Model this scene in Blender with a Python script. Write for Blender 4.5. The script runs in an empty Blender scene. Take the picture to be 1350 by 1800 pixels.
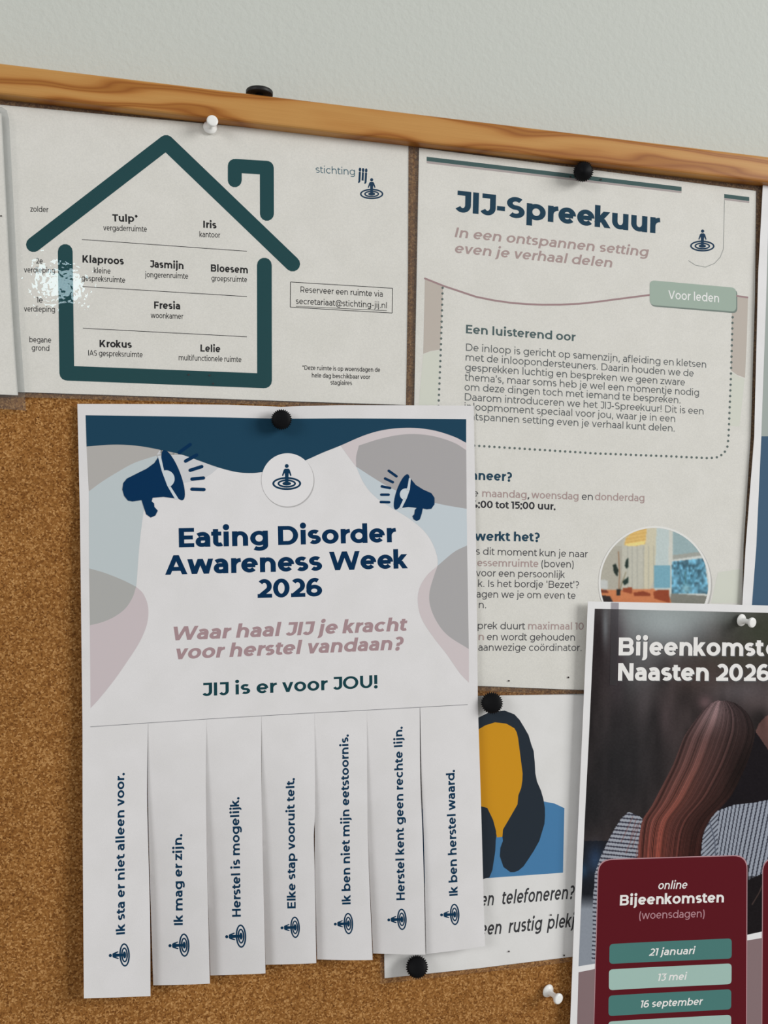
import bpy, bmesh, math, random
import numpy as np
from mathutils import Matrix, Vector
from mathutils.geometry import tessellate_polygon

sc = bpy.context.scene
# ------------------------------------------------------------------ camera
FPX = 1800.0                                   # focal length in pixels of a 1350 x 1800 frame
ZB = 1.80                                      # height of the lower edge of the board's top rail
RC = np.array([[0.97303171, -0.02875148, -0.22887256],
               [0.02204994, 0.99925148, -0.03178477],
               [0.2296151, 0.02588097, 0.97293735]])
CF = np.array([-0.11360406, -0.220711144, 0.544042124])   # board frame: X right, Y up, Z out of the board
cam_d = bpy.data.cameras.new('camera')
cam = bpy.data.objects.new('camera', cam_d)
sc.collection.objects.link(cam)
cam_d.sensor_fit = 'VERTICAL'; cam_d.sensor_height = 36.0; cam_d.sensor_width = 27.0
cam_d.lens = FPX * 36.0 / 1800.0
cam_d.clip_start = 0.01; cam_d.clip_end = 50
B2W = np.array([[1, 0, 0], [0, 0, -1], [0, 1, 0]], float)   # board frame -> world axes
Mw = B2W @ RC
pos = B2W @ CF + np.array([0, 0, ZB])
m4 = Matrix([[Mw[0, 0], Mw[0, 1], Mw[0, 2], pos[0]], [Mw[1, 0], Mw[1, 1], Mw[1, 2], pos[1]],
             [Mw[2, 0], Mw[2, 1], Mw[2, 2], pos[2]], [0, 0, 0, 1]])
cam.matrix_world = m4
sc.camera = cam

# ------------------------------------------------------------------ world, lights, exposure
sc.view_settings.view_transform = 'Standard'
sc.view_settings.look = 'None'
sc.view_settings.gamma = 1.0
sc.view_settings.use_curve_mapping = False
sc.view_settings.exposure = 0.0
w = bpy.data.worlds.new('room_light'); sc.world = w; w.use_nodes = True
w.node_tree.nodes['Background'].inputs[0].default_value = (1.0, 1.0, 0.98, 1)
w.node_tree.nodes['Background'].inputs[1].default_value = 0.29

def area(name, loc, target, sx, sy, power, col):
    d = bpy.data.lights.new(name, 'AREA'); d.shape = 'RECTANGLE'; d.size = sx; d.size_y = sy
    d.energy = power; d.color = col
    o = bpy.data.objects.new(name, d); sc.collection.objects.link(o)
    o.location = loc
    o.rotation_euler = (Vector(target) - Vector(loc)).to_track_quat('-Z', 'Y').to_euler()
    return o
area('window_daylight', (3.3, -2.4, 2.75), (0.0, 0, 1.6), 2.0, 1.8, 128, (1.0, 1.0, 0.985))
area('left_fill_light', (-2.9, -2.6, 2.6), (0.0, 0, 1.6), 1.5, 1.4, 36, (1.0, 1.0, 1.0))  # weak fill lamp added on the left, no window known there

# ------------------------------------------------------------------ helpers
def px2b(px, py, z):
    """pixel ray of the survey camera met with the plane z above the board -> board X, Y (arrays)"""
    px = np.asarray(px, float); py = np.asarray(py, float); z = np.broadcast_to(np.asarray(z, float), px.shape)
    d = np.stack([(px - 675) / FPX, -(py - 900) / FPX, -np.ones_like(px)], -1) @ RC.T
    t = (z - CF[2]) / d[..., 2]
    return CF[0] + t * d[..., 0], CF[1] + t * d[..., 1]

# the bright pane behind the photographer that glints in the lamination
_x, _y = px2b([104.0], [500.0], .0015); _p = np.array([_x[0], _y[0], .0015]); _d = _p - CF; _d[2] *= -1; _d /= np.linalg.norm(_d)
_q = _p + _d * 3.0
area('small_pane_daylight', (_q[0], -_q[2], _q[1] + ZB), (_p[0], 0, _p[1] + ZB), .125, .105, .85, (.66, .92, 1.0))

class Sheet:
    """a surface z = h(X, Y) above the cork; everything printed on it follows it"""
    def __init__(s, h, origin=None):
        s.h = h if callable(h) else (lambda X, Y, c=h: np.full(np.shape(X), c))
        s.origin = origin
    def P(s, px, py, lift=0.0):
        px = np.asarray(px, float); py = np.asarray(py, float)
        z = np.full(px.shape, 0.003)
        for _ in range(12):
            X, Y = px2b(px, py, z); z = s.h(X, Y)
        return X, Y
    def W(s, X, Y, lift=0.0):
        """board X, Y -> world points"""
        Z = s.h(np.asarray(X, float), np.asarray(Y, float)) + lift
        return np.stack([X, -Z, np.asarray(Y) + ZB], -1)

def srgb(c):
    c = np.asarray(c, float) / 255.0
    return np.where(c <= 0.04045, c / 12.92, ((c + 0.055) / 1.055) ** 2.4)
PAPER_GAIN = 1.16
def alb(c, g=None):
    """reflectance of a printed colour that reads c under the room's light"""
    return np.clip(srgb(c) * (PAPER_GAIN if g is None else g), 0.0, 0.92)

MATS = {}
def mat(name, col=None, rough=0.6, spec=0.3, metal=0.0):
    if name in MATS: return MATS[name]
    m = bpy.data.materials.new(name); m.use_nodes = True
    b = m.node_tree.nodes['Principled BSDF']
    if col is not None: b.inputs['Base Color'].default_value = (*[float(v) for v in col], 1)
    b.inputs['Roughness'].default_value = rough
    b.inputs['Specular IOR Level'].default_value = spec
    b.inputs['Metallic'].default_value = metal
    MATS[name] = m
    return m
def ink(c, name=None):
    return mat(name or ('ink_%d_%d_%d' % tuple(c)), alb(c), 0.7, 0.08)

def link(name, verts, faces, m, parent=None, origin=(0, 0, 0), smooth=False):
    me = bpy.data.meshes.new(name)
    o_ = np.asarray(origin, float)
    V = np.asarray(verts, float) - o_
    me.from_pydata([tuple(v) for v in V], [], [tuple(f) for f in faces])
    if smooth is True: me.polygons.foreach_set('use_smooth', [True] * len(me.polygons))
    elif smooth: me.polygons.foreach_set('use_smooth', smooth)
    me.materials.append(m); me.update()
    ob = bpy.data.objects.new(name, me); sc.collection.objects.link(ob)
    if parent is not None: ob.parent = parent
    else: ob.location = tuple(o_)
    return ob
def thing(name, label, cat, origin, group=None):
    o = bpy.data.objects.new(name, None); sc.collection.objects.link(o)
    o.empty_display_size = 0.01
    o.location = tuple(origin); o['label'] = label; o['category'] = cat
    if group: o['group'] = group
    return o

def fill(poly, step, hole=None):
    """triangulate a 2D polygon and cut it along a grid of the given step"""
    pts = [Vector((p[0], p[1], 0)) for p in poly]
    loops = [pts] if hole is None else [pts, [Vector((p[0], p[1], 0)) for p in hole]]
    tris = tessellate_polygon(loops); pts = sum(loops, [])
    bm = bmesh.new()
    vs = [bm.verts.new(p) for p in pts]
    for t in tris:
        try: bm.faces.new([vs[i] for i in t])
        except ValueError: pass
    if step:
        xs = [p[0] for p in poly]; ys = [p[1] for p in poly]
        for ax, lo, hi in ((0, min(xs), max(xs)), (1, min(ys), max(ys))):
            k = math.ceil(lo / step)
            while k * step < hi:
                co = Vector((0, 0, 0)); co[ax] = k * step
                no = Vector((0, 0, 0)); no[ax] = 1
                bmesh.ops.bisect_plane(bm, geom=bm.verts[:] + bm.edges[:] + bm.faces[:], dist=1e-9, plane_co=co, plane_no=no)
                k += 1
    bmesh.ops.remove_doubles(bm, verts=bm.verts, dist=1e-8)
    bm.normal_update()
    for f in bm.faces:
        if f.normal.z < 0: f.normal_flip()
    bm.verts.index_update()
    V = np.array([v.co[:2] for v in bm.verts]); F = [[v.index for v in f.verts] for f in bm.faces]
    # boundary directed edges
    E = []
    for f in bm.faces:
        for l in f.loops:
            if len(l.edge.link_faces) == 1: E.append((l.vert.index, l.link_loop_next.vert.index))
    bm.free()
    return V, F, E

def sheet_slab(name, S, poly_px, m, parent, thick=0.00018, step=0.008, lift=0.0, back=True, hole_px=None):
    pp = np.array(poly_px, float)
    X, Y = S.P(pp[:, 0], pp[:, 1])
    hole = None
    if hole_px is not None:
        hp = np.array(hole_px, float); hx, hy = S.P(hp[:, 0], hp[:, 1]); hole = list(zip(hx, hy))
    V, F, E = fill(list(zip(X, Y)), step, hole)
    n = len(V)
    front = S.W(V[:, 0], V[:, 1], lift); rear = S.W(V[:, 0], V[:, 1], lift - thick)
    verts = [front]; faces = list(F); sm = [True] * len(F)
    if back:
        verts.append(rear); faces += [[i + n for i in reversed(f)] for f in F]; sm += [True] * len(F)
    off = sum(len(v) for v in verts)
    verts += [front, rear]
    for a, b in E:
        faces.append([off + b, off + a, off + n + a, off + n + b]); sm.append(False)
    return link(name, np.concatenate(verts), faces, m, parent, S.origin, sm)

class Print:
    """ink laid on a sheet: collects shapes, becomes one mesh"""
    def __init__(s, S, lift=0.00003): s.S = S; s.l = lift; s.v = []; s.f = []; s.n = 0; s.cuts = []; s.k = 0
    def cut(s): s.cuts.append((len(s.v), len(s.f), s.n)); return s
    def _add(s, V, F):
        s.v.append(V); s.f += [[i + s.n for i in f] for f in F]; s.n += len(V)
    def poly(s, pts, step=0.003, lift=0):
        p = np.array(pts, float); X, Y = s.S.P(p[:, 0], p[:, 1])
        V, F, E = fill(list(zip(X, Y)), step)
        s._add(s.S.W(V[:, 0], V[:, 1], s.l + lift), F); return s
    def bpoly(s, xy, step=0.0, lift=0):
        V, F, E = fill(xy, step); s._add(s.S.W(V[:, 0], V[:, 1], s.l + lift), F); return s
    def _l(s):
        s.k += 1; return s.l + (s.k % 8) * 2.5e-6    # overlapping strokes never share a plane
    def quads(s, Q, order=None):
        """Q: (n,4,2) board XY"""
        Q = np.asarray(Q)
        if not len(Q): return s
        V = Q.reshape(-1, 2)
        a = Q[:, 2] - Q[:, 0]; b = Q[:, 3] - Q[:, 1]
        neg = (a[:, 0] * b[:, 1] - a[:, 1] * b[:, 0]) < 0
        F = [[4 * i + 3, 4 * i + 2, 4 * i + 1, 4 * i] if neg[i] else [4 * i, 4 * i + 1, 4 * i + 2, 4 * i + 3] for i in range(len(Q))]
        ll = s._l() if order is None else s.l + np.repeat(np.asarray(order), 4) * 2.5e-6
        s._add(s.S.W(V[:, 0], V[:, 1], ll), F); return s
    def stroke(s, pts, wpx, round_=True, seg=14):
        """polyline in pixels of a width in pixels; round joins"""
        p = [np.array(a, float) for a in pts]
        for a, b in zip(p[:-1], p[1:]):
            Q = []
            L = np.linalg.norm(b - a); k = max(1, int(L / 40))
            d = (b - a) / max(L, 1e-9); nn = np.array([-d[1], d[0]]) * wpx / 2
            for i in range(k):
                u = a + (b - a) * i / k; v = a + (b - a) * (i + 1) / k
                Q.append([u + nn, u - nn, v - nn, v + nn])
            Q = np.array(Q)
            X, Y = s.S.P(Q[..., 0], Q[..., 1]); s.quads(np.stack([X, Y], -1))
        if round_:
            for a in p: s.disc(a, wpx / 2, n=seg)
        return s
    def disc(s, c, rx, ry=None, n=24):
        ry = ry or rx
        if rx > 15:
            return s.poly([(c[0] + rx * math.cos(a), c[1] - ry * math.sin(a)) for a in np.linspace(0, 2 * math.pi, 72, endpoint=False)])
        t = np.linspace(0, 2 * np.pi, n, endpoint=False)
        X, Y = s.S.P(c[0] + rx * np.cos(t), c[1] - ry * np.sin(t))
        V = s.S.W(X, Y, s._l()); s._add(V, [list(range(n))]); return s
    def ring(s, c, rx, ry, wd, a0=0, a1=360, rot=0.0, n=48):
        t = np.radians(np.linspace(a0, a1, n + 1)); cr, sr = math.cos(rot), math.sin(rot)
        o = np.stack([(rx + wd / 2) * np.cos(t), (ry + wd / 2) * np.sin(t)], -1)
        i = np.stack([(rx - wd / 2) * np.cos(t), (ry - wd / 2) * np.sin(t)], -1)
        R_ = np.array([[cr, -sr], [sr, cr]])
        o = o @ R_.T; i = i @ R_.T
        Q = np.stack([o[:-1], o[1:], i[1:], i[:-1]], 1) * np.array([1, -1]) + np.array(c)
        X, Y = s.S.P(Q[..., 0], Q[..., 1]); return s.quads(np.stack([X, Y], -1))
    def logo(s, c, r, up=(0, -1), ratio=0.45, tall=1.25):
        """standing figure in rings of water; c ring centre, r outer radius in pixels, up pixel direction"""
        ux, uy = up; rx_, ry_ = -uy, ux      # right vector
        rot = math.atan2(-ry_, rx_)
        for q, wd in ((1.0, .135), (.64, .13), (.30, .14)):
            s.ring(c, r * (q - wd / 2), r * (q * ratio - wd / 2), r * wd, rot=rot)
        def L(a, b): return (c[0] + r * (a * rx_ + b * ux * tall), c[1] + r * (a * ry_ + b * uy * tall))
        h_ = [(.11, -.06), (.125, .45), (.15, .60), (.26, .40), (.335, .45), (.21, .76), (.13, .83)]
        body = [(-a, b) for a, b in h_] + h_[::-1]
        s.poly([L(*q) for q in body], 0)
        hc = L(0, .975); s.disc(hc, r * .135, n=16)
        return s
    def text(s, txt, p0, p1, cap, wt=400, ital=0.0, weight_y=0.77, track=0.0):
        """txt set from pixel p0 to pixel p1 (baseline, ink to ink), capital height `cap` pixels"""
        X, Y = s.S.P([p0[0], p1[0]], [p0[1], p1[1]])
        A = np.array([X[0], Y[0]]); Bp = np.array([X[1], Y[1]])
        U = (Bp - A); L = np.linalg.norm(U); U = U / L; N = np.array([-U[1], U[0]])
        dpx = np.array([p1[0] - p0[0], p1[1] - p0[1]], float); dpx /= np.linalg.norm(dpx)
        mx, my = (p0[0] + p1[0]) / 2, (p0[1] + p1[1]) / 2
        upx = np.array([dpx[1], -dpx[0]])
        X, Y = s.S.P([mx, mx + upx[0] * cap], [my, my + upx[1] * cap])
        hh = abs((np.array([X[1] - X[0], Y[1] - Y[0]]) * N).sum())
        Q, order, x0, x1 = typeset(txt, wt, weight_y, ital, track)
        sx = L / (x1 - x0); sy = hh / 700.0
        Q = np.array(Q)
        P2 = A + (Q[..., 0:1] - x0) * sx * U + Q[..., 1:2] * sy * N
        return s.quads(P2, order)
    def done(s, name, m, parent, label=None):
        if s.cuts:                                   # each piece its own part
            ends = s.cuts + [(len(s.v), len(s.f), s.n)]; st = (0, 0, 0)
            for e in ends:
                if e[0] > st[0]:
                    link(name, np.concatenate(s.v[st[0]:e[0]]), [[i - st[2] for i in f] for f in s.f[st[1]:e[1]]], m, parent, s.S.origin)
                st = e
            return None
        o = link(name, np.concatenate(s.v), s.f, m, parent, s.S.origin)
        if label: o['label'] = label
        return o

# ------------------------------------------------------------------ drawn alphabet (geometric sans, any weight)
def arc(cx, cy, rx, ry, a0, a1, n=None):
    n = n or max(3, int(abs(a1 - a0) / 12))
    t = np.radians(np.linspace(a0, a1, n + 1))
    return [(cx + rx * math.cos(q), cy + ry * math.sin(q)) for q in t]
def glyph(ch, w, h):
    """returns (list of strokes, ink width). stroke = ('p', pts) pen line | ('d', a, b) slanted bar with level ends | ('o', c, r) dot"""
    k = w - 76
    X = 530 + .13 * k - h / 2; B = h / 2; C = 700 - h / 2; D = -194 + h / 2; l = w / 2
    AS = 742
    def r_(W): return W - w / 2
    dot = lambda x, y: ('o', (x, y), max(w * .62, 50))
    if ch == 'o':
        W = 545 + .75 * k; return [('p', arc(W / 2, (X + B) / 2, W / 2 - l, (X - B) / 2, 0, 360))], W
    if ch == 'ö':
        s, W = glyph('o', w, h); return s + [dot(W / 2 - 105, 670), dot(W / 2 + 105, 670)], W
    if ch == 'c':
        W0 = 545 + .75 * k; W = 480 + .75 * k
        return [('p', arc(W0 / 2, (X + B) / 2, W0 / 2 - l, (X - B) / 2, 44, 316))], W
    if ch == 'e':
        W = 520 + .75 * k; yc = (X + B) / 2
        return [('p', [(l, yc - 5), (W - l, yc - 5)]), ('p', arc(W / 2, yc, W / 2 - l, (X - B) / 2, -2, 318))], W
    if ch in 'bdpqg':
        W = 565 + .75 * k; R = r_(W); yc = (X + B) / 2
        st = l if ch in 'bp' else R
        y0, y1 = {'b': (0, AS), 'p': (-194, X + h / 2), 'd': (0, AS), 'q': (-194, X + h / 2), 'g': (-20, X + h / 2)}[ch]
        s = [('p', [(st, y0), (st, y1)]), ('p', arc((l + R) / 2, yc, (R - l) / 2, (X - B) / 2, 0, 360))]
        if ch == 'g':
            s.append(('p', [(R, X - 100), (R, 0)] + arc((l + R) / 2 + 8, 0, (R - l) / 2 - 8, -D, 0, -140)))
        return s, W
    if ch in 'nhu':
        W = 508 + .62 * k; R = r_(W); rx = (R - l) / 2; ry = min(rx, 215); yc = X - ry
        if ch == 'u':
            return [('p', [(l, X + h / 2), (l, B + ry)] + arc(l + rx, B + ry, rx, ry, 180, 360) + [(R, B + ry + 40)]), ('p', [(R, 0), (R, X + h / 2)])], W
        return [('p', [(l, 0), (l, AS if ch == 'h' else X + h / 2)]), ('p', [(R, 0), (R, yc)] + arc(l + rx, yc, rx, ry, 0, 180))], W
    if ch == 'm':
        W = 880 + .75 * k; R = r_(W); rx = (R - l) / 4; ry = min(rx, 205); yc = X - ry; M = (l + R) / 2
        return [('p', [(l, 0), (l, X + h / 2)]), ('p', [(M, 0), (M, yc)] + arc(l + rx, yc, rx, ry, 0, 180)),
                ('p', [(R, 0), (R, yc)] + arc(M + rx, yc, rx, ry, 0, 180))], W
    if ch == 'r':
        W = 290 + .55 * k; ry = 215
        return [('p', [(l, 0), (l, X + h / 2)]), ('p', arc(W, X - ry, W - l, ry, 180, 90))], W
    if ch == 'a':
        W = 440 + .72 * k; R = r_(W); ry = 175; ym = 300 + .02 * k; xm = (l + R) / 2
        rb = (ym - B) / 2
        return [('p', [(R, 0), (R, X - ry)] + arc(xm + 4, X - ry, R - xm - 4, ry, 0, 90) + arc(xm + 4, X - 150, xm - 10, 150, 97, 138)),
                ('p', [(R, ym), (l + rb, ym)] + arc(l + rb, B + rb, rb, rb, 90, 270) + [(l + rb + 30, B)] + arc(l + rb + 30, ym * .62, R - l - rb - 30, ym * .62 - B, 270, 350))], W
    if ch == 's':
        W = 405 + .72 * k; R = r_(W); r = (X - B) / 4; xm = W / 2; rx = W / 2 - l; rr = r * 1.0
        return [('p', arc(xm, X - rr, rx, rr, 38, 90, 5) + arc(xm, X - rr, rx, rr, 90, 262, 13) + arc(xm, B + rr, rx, rr, 82, -90, 13) + arc(xm, B + rr, rx, rr, -90, -142, 5))], W
    if ch == 't':
        W = 325 + .5 * k; x = 62 + l; r = 110
        return [('p', [(x, 640), (x, B + r)] + arc(x + r, B + r, r, r, 180, 270) + [(W - 40, B + 4), (W, B + 22)]), ('p', [(0, X), (W - 20, X)])], W
    if ch == 'f':
        W = 330 + .5 * k; x = 62 + l; r = 120
        return [('p', [(x, 0), (x, AS + 10 - h / 2 - r)] + arc(x + r, AS + 10 - h / 2 - r, r, r, 180, 90) + [(W, AS - h / 2 - 2)]), ('p', [(0, X), (W - 20, X)])], W
    if ch == 'i': return [('p', [(l, 0), (l, X + h / 2)]), dot(l, 700)], w
    if ch == 'l': return [('p', [(l, 0), (l, AS)])], w
    if ch == 'j':
        return [('p', [(l, X + h / 2), (l, D + 95)] + arc(l - 95, D + 95, 95, 95, 0, -90) + [(l - 120, D + 6)]), dot(l, 700)], w
    if ch == 'k':
        W = 475 + .8 * k
        return [('p', [(l, 0), (l, AS)]), ('d', (W - .75 * w, X + h / 2), (l, 165)), ('d', (W - .6 * w, 0), (.42 * W - .1 * w + 30, 290))], W
    if ch in 'vy':
        W = 525 + .6 * k; hw = w * .53; m = W / 2
        if ch == 'v': return [('d', (hw, X + h / 2), (m, 0)), ('d', (W - hw, X + h / 2), (m, 0))], W
        return [('d', (hw, X + h / 2), (m, 0)), ('d', (W - hw, X + h / 2), (m - 60, -150)), ('p', [(m - 50, -120), (m - 90, D + 8), (m - 190, D + 10)])], W
    if ch == 'w':
        W = 835 + .8 * k; hw = w * .5; q = W * .27; m = W / 2
        T = X + h / 2
        return [('d', (hw, T), (q, 0)), ('d', (m, T), (q, 0)), ('d', (m, T), (W - q, 0)), ('d', (W - hw, T), (W - q, 0))], W
    if ch == 'x':
        W = 490 + .8 * k; hw = w * .58
        return [('d', (hw, X + h / 2), (W - hw, 0)), ('d', (W - hw, X + h / 2), (hw, 0))], W
    if ch == 'z':
        W = 440 + .6 * k
        return [('p', [(0, X), (W, X)]), ('p', [(0, B), (W, B)]), ('d', (W - .7 * w, X), (.7 * w, B))], W
    # capitals
    if ch == 'A':
        W = 730 + .6 * k; hw = w * .54
        return [('d', (W / 2, 700), (hw, 0)), ('d', (W / 2, 700), (W - hw, 0)), ('p', [(W * .22, 205), (W * .78, 205)])], W
    if ch == 'B':
        W = 600 + .6 * k; R = W - w / 2; ym = 365; r1 = (C - ym) / 2; r2 = (ym - B) / 2
        return [('p', [(l, 0), (l, 700)]), ('p', [(l, C), (R - 30 - r1, C)] + arc(R - 30 - r1, C - r1, r1, r1, 90, -90) + [(l, ym)]),
                ('p', [(l, ym), (R - r2, ym)] + arc(R - r2, B + r2, r2, r2, 90, -90) + [(l, B)])], W
    if ch in 'CGO':
        W0 = 745 + .7 * k; a = (0, 360) if ch == 'O' else (46, 314)
        s = [('p', arc(W0 / 2, 350, W0 / 2 - l, 355 - h / 2, *a))]
        if ch == 'G': s.append(('p', [(W0 - l - 60, 330), (W0 - l - 60, 110)]))
        return s, W0 if ch == 'O' else 650 + .7 * k
    if ch == 'D':
        W = 675 + .6 * k; R = W - l; r = C - 350
        return [('p', [(l, 0), (l, 700)]), ('p', [(l, C), (R - r * 1.05, C)] + arc(R - r * 1.05, 350, r * 1.05, r, 90, -90) + [(l, B)])], W
    if ch in 'EFL':
        W = 480 + .55 * k
        s = [('p', [(l, 0), (l, 700)])]
        if ch != 'L': s += [('p', [(l, C), (W, C)]), ('p', [(l, 355 if ch == 'E' else 320), (W - 45, 355 if ch == 'E' else 320)])]
        if ch != 'F': s.append(('p', [(l, B), (W, B)]))
        return s, W
    if ch == 'H':
        W = 590 + .6 * k; return [('p', [(l, 0), (l, 700)]), ('p', [(W - l, 0), (W - l, 700)]), ('p', [(l, 355), (W - l, 355)])], W
    if ch == 'I': return [('p', [(l, 0), (l, 700)])], w
    if ch == 'J':
        W = 430 + .65 * k; R = W - l; r = 165 + .1 * k
        return [('p', [(55, C), (R + l, C)]), ('p', [(R, 700), (R, B + r - 8)] + arc(R - r, B + r - 8, r, r, 0, -90) + arc(R - r, B + r - 8, r, r, -90, -150))], W
    if ch == 'K':
        W = 610 + .7 * k
        return [('p', [(l, 0), (l, 700)]), ('d', (W - .8 * w, 700), (l, 170)), ('d', (W - .62 * w, 0), (.40 * W, 400))], W
    if ch == 'M':
        W = 775 + .8 * k; return [('p', [(l, 0), (l, 700)]), ('p', [(W - l, 0), (W - l, 700)]), ('d', (.55 * w, 700), (W / 2, 180)), ('d', (W - .55 * w, 700), (W / 2, 180))], W
    if ch == 'N':
        W = 600 + .7 * k; return [('p', [(l, 0), (l, 700)]), ('p', [(W - l, 0), (W - l, 700)]), ('d', (.55 * w, 700), (W - .55 * w, 0))], W
    if ch in 'PR':
        W = 560 + .65 * k; R = W - l; yb = 250; r = (C - yb) / 2
        s = [('p', [(l, 0), (l, 700)]), ('p', [(l, C), (R - r, C)] + arc(R - r, C - r, r, r, 90, -90) + [(l, yb)])]
        if ch == 'R': s.append(('d', (W - .55 * w, 0), (W * .58, yb)))
        return s, W
    if ch == 'S':
        W = 530 + .65 * k; r = (C - B) / 4; xm = W / 2; rx = W / 2 - l
        return [('p', arc(xm, C - r, rx, r, 38, 90, 5) + arc(xm, C - r, rx, r, 90, 262, 14) + arc(xm, B + r, rx, r, 82, -90, 14) + arc(xm, B + r, rx, r, -90, -142, 5))], W
    if ch == 'T':
        W = 560 + .6 * k; return [('p', [(0, C), (W, C)]), ('p', [(W / 2, 0), (W / 2, 700)])], W
    if ch == 'U':
        W = 590 + .6 * k; R = W - l; r = (R - l) / 2
        return [('p', [(l, 700), (l, B + r)] + arc(l + r, B + r, r, r, 180, 360) + [(R, 700)])], W
    if ch == 'V':
        W = 700 + .6 * k; hw = w * .54; return [('d', (hw, 700), (W / 2, 0)), ('d', (W - hw, 700), (W / 2, 0))], W
    if ch == 'W':
        W = 1080 + .8 * k; hw = w * .52; q = W * .27; m = W / 2
        return [('d', (hw, 700), (q, 0)), ('d', (m, 700), (q, 0)), ('d', (m, 700), (W - q, 0)), ('d', (W - hw, 700), (W - q, 0))], W
    # digits
    if ch == '0':
        W = 560 + .65 * k; return [('p', arc(W / 2, 350, W / 2 - l, 355 - h / 2, 0, 360))], W
    if ch == '1':
        W = 235 + .6 * k; return [('p', [(W - l, 0), (W - l, 700)]), ('p', [(0, C), (W, C)])], W
    if ch == '2':
        W = 500 + .65 * k; R = W - l; r = 195
        return [('p', arc(W / 2 - 8, C - r, W / 2 - l, r, 140, -38) + [(l + 40, B + 10)]), ('p', [(20, B), (W, B)])], W
    if ch == '3':
        W = 500 + .65 * k; R = W - l; r = (405 - B) / 2 + 5
        return [('p', [(20, C), (R - 20, C), (W * .46, 405), (W * .46 + 10, 405)] + arc(W * .46, B + r - 5, R - W * .46, r, 90, -90) + arc(W * .46, B + r - 5, W * .40, r, -90, -135))], W
    if ch == '4':
        W = 590 + .6 * k; return [('p', [(0, 175), (W, 175)]), ('p', [(W * .7, 0), (W * .7, 320)]), ('d', (W * .58, 700), (.55 * w + 5, 175))], W
    if ch == '5':
        W = 505 + .65 * k; R = W - l; r = (430 - B) / 2
        return [('p', [(W - 40, C), (l + 50, C), (l + 28, 430), (W * .45, 430)] + arc(W * .45, B + r, R - W * .45, r, 90, -90) + arc(W * .45, B + r, W * .38, r, -90, -135))], W
    if ch in '69':
        W = 545 + .65 * k; R = W - l; r = 212 - h / 2 + 10; yc = B + r
        s = [('p', arc((l + R) / 2, yc, (R - l) / 2, r, 0, 360)), ('p', arc(W / 2 + 20, 350, W / 2 - l + 20, 355 - h / 2, 58, 200))]
        if ch == '9': s = [(a[0], [(W - x, 700 - y) for x, y in a[1]]) for a in s]
        return s, W
    if ch == '.': return [('o', (55, 50), max(w * .62, 52))], 110
    if ch == ',': return [('o', (55, 50), max(w * .62, 52)), ('d', (60, 40), (25, -120))], 110
    if ch == ':': return [('o', (55, 50), max(w * .62, 52)), ('o', (55, X - 10), max(w * .62, 52))], 110
    if ch == '?':
        W = 450 + .6 * k; r = 180
        return [('p', arc(W / 2 - 5, C - r, W / 2 - l, r, 140, -35) + [(W / 2, 300), (W / 2, 195)]), ('o', (W / 2, 50), max(w * .62, 52))], W
    if ch == '!': return [('p', [(58, 210), (58, 700)]), ('o', (58, 50), max(w * .62, 52))], 116
    if ch == "'": return [('p', [(40, 480), (40, 720)])], 80
    if ch == '-': return [('p', [(0, 265), (270, 265)])], 270
    if ch == '*':
        s = []
        for a in (90, 30, -30): s.append(('p', [(150 - 130 * math.cos(math.radians(a)), 570 - 130 * math.sin(math.radians(a))), (150 + 130 * math.cos(math.radians(a)), 570 + 130 * math.sin(math.radians(a)))]))
        return s, 300
    if ch == '(': return [('p', arc(260, 270, 200, 490, 120, 240))], 190
    if ch == ')': return [('p', arc(-70, 270, 200, 490, 60, -60))], 190
    if ch == '@':
        return [('p', arc(450, 260, 410, 410, 300, 0)),
                ('p', arc(430, 260, 190, 210, 0, 360)), ('p', [(620, 470), (620, 130)] + arc(740, 130, 120, 90, 180, 350))], 880
    return [], 260

def bearings(ch):
    if ch in 'oecqdgöOCG069': return (46, 62 if ch in 'dqg' else 42)
    if ch in 'as235S': return (36, 36) if ch != 'a' else (40, 66)
    if ch in 'tfvwyxkz4AVWTJ': return (14, 16)
    if ch in 'bp': return (76, 44)
    if ch == 'r': return (78, 10)
    if ch in '1': return (10, 70)
    if ch in 'jil': return (84, 84)
    if ch in 'KELFRPBDI': return (95, 50 if ch != 'I' else 95)
    if ch in "?": return (20, 30)
    return (74, 72)

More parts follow.
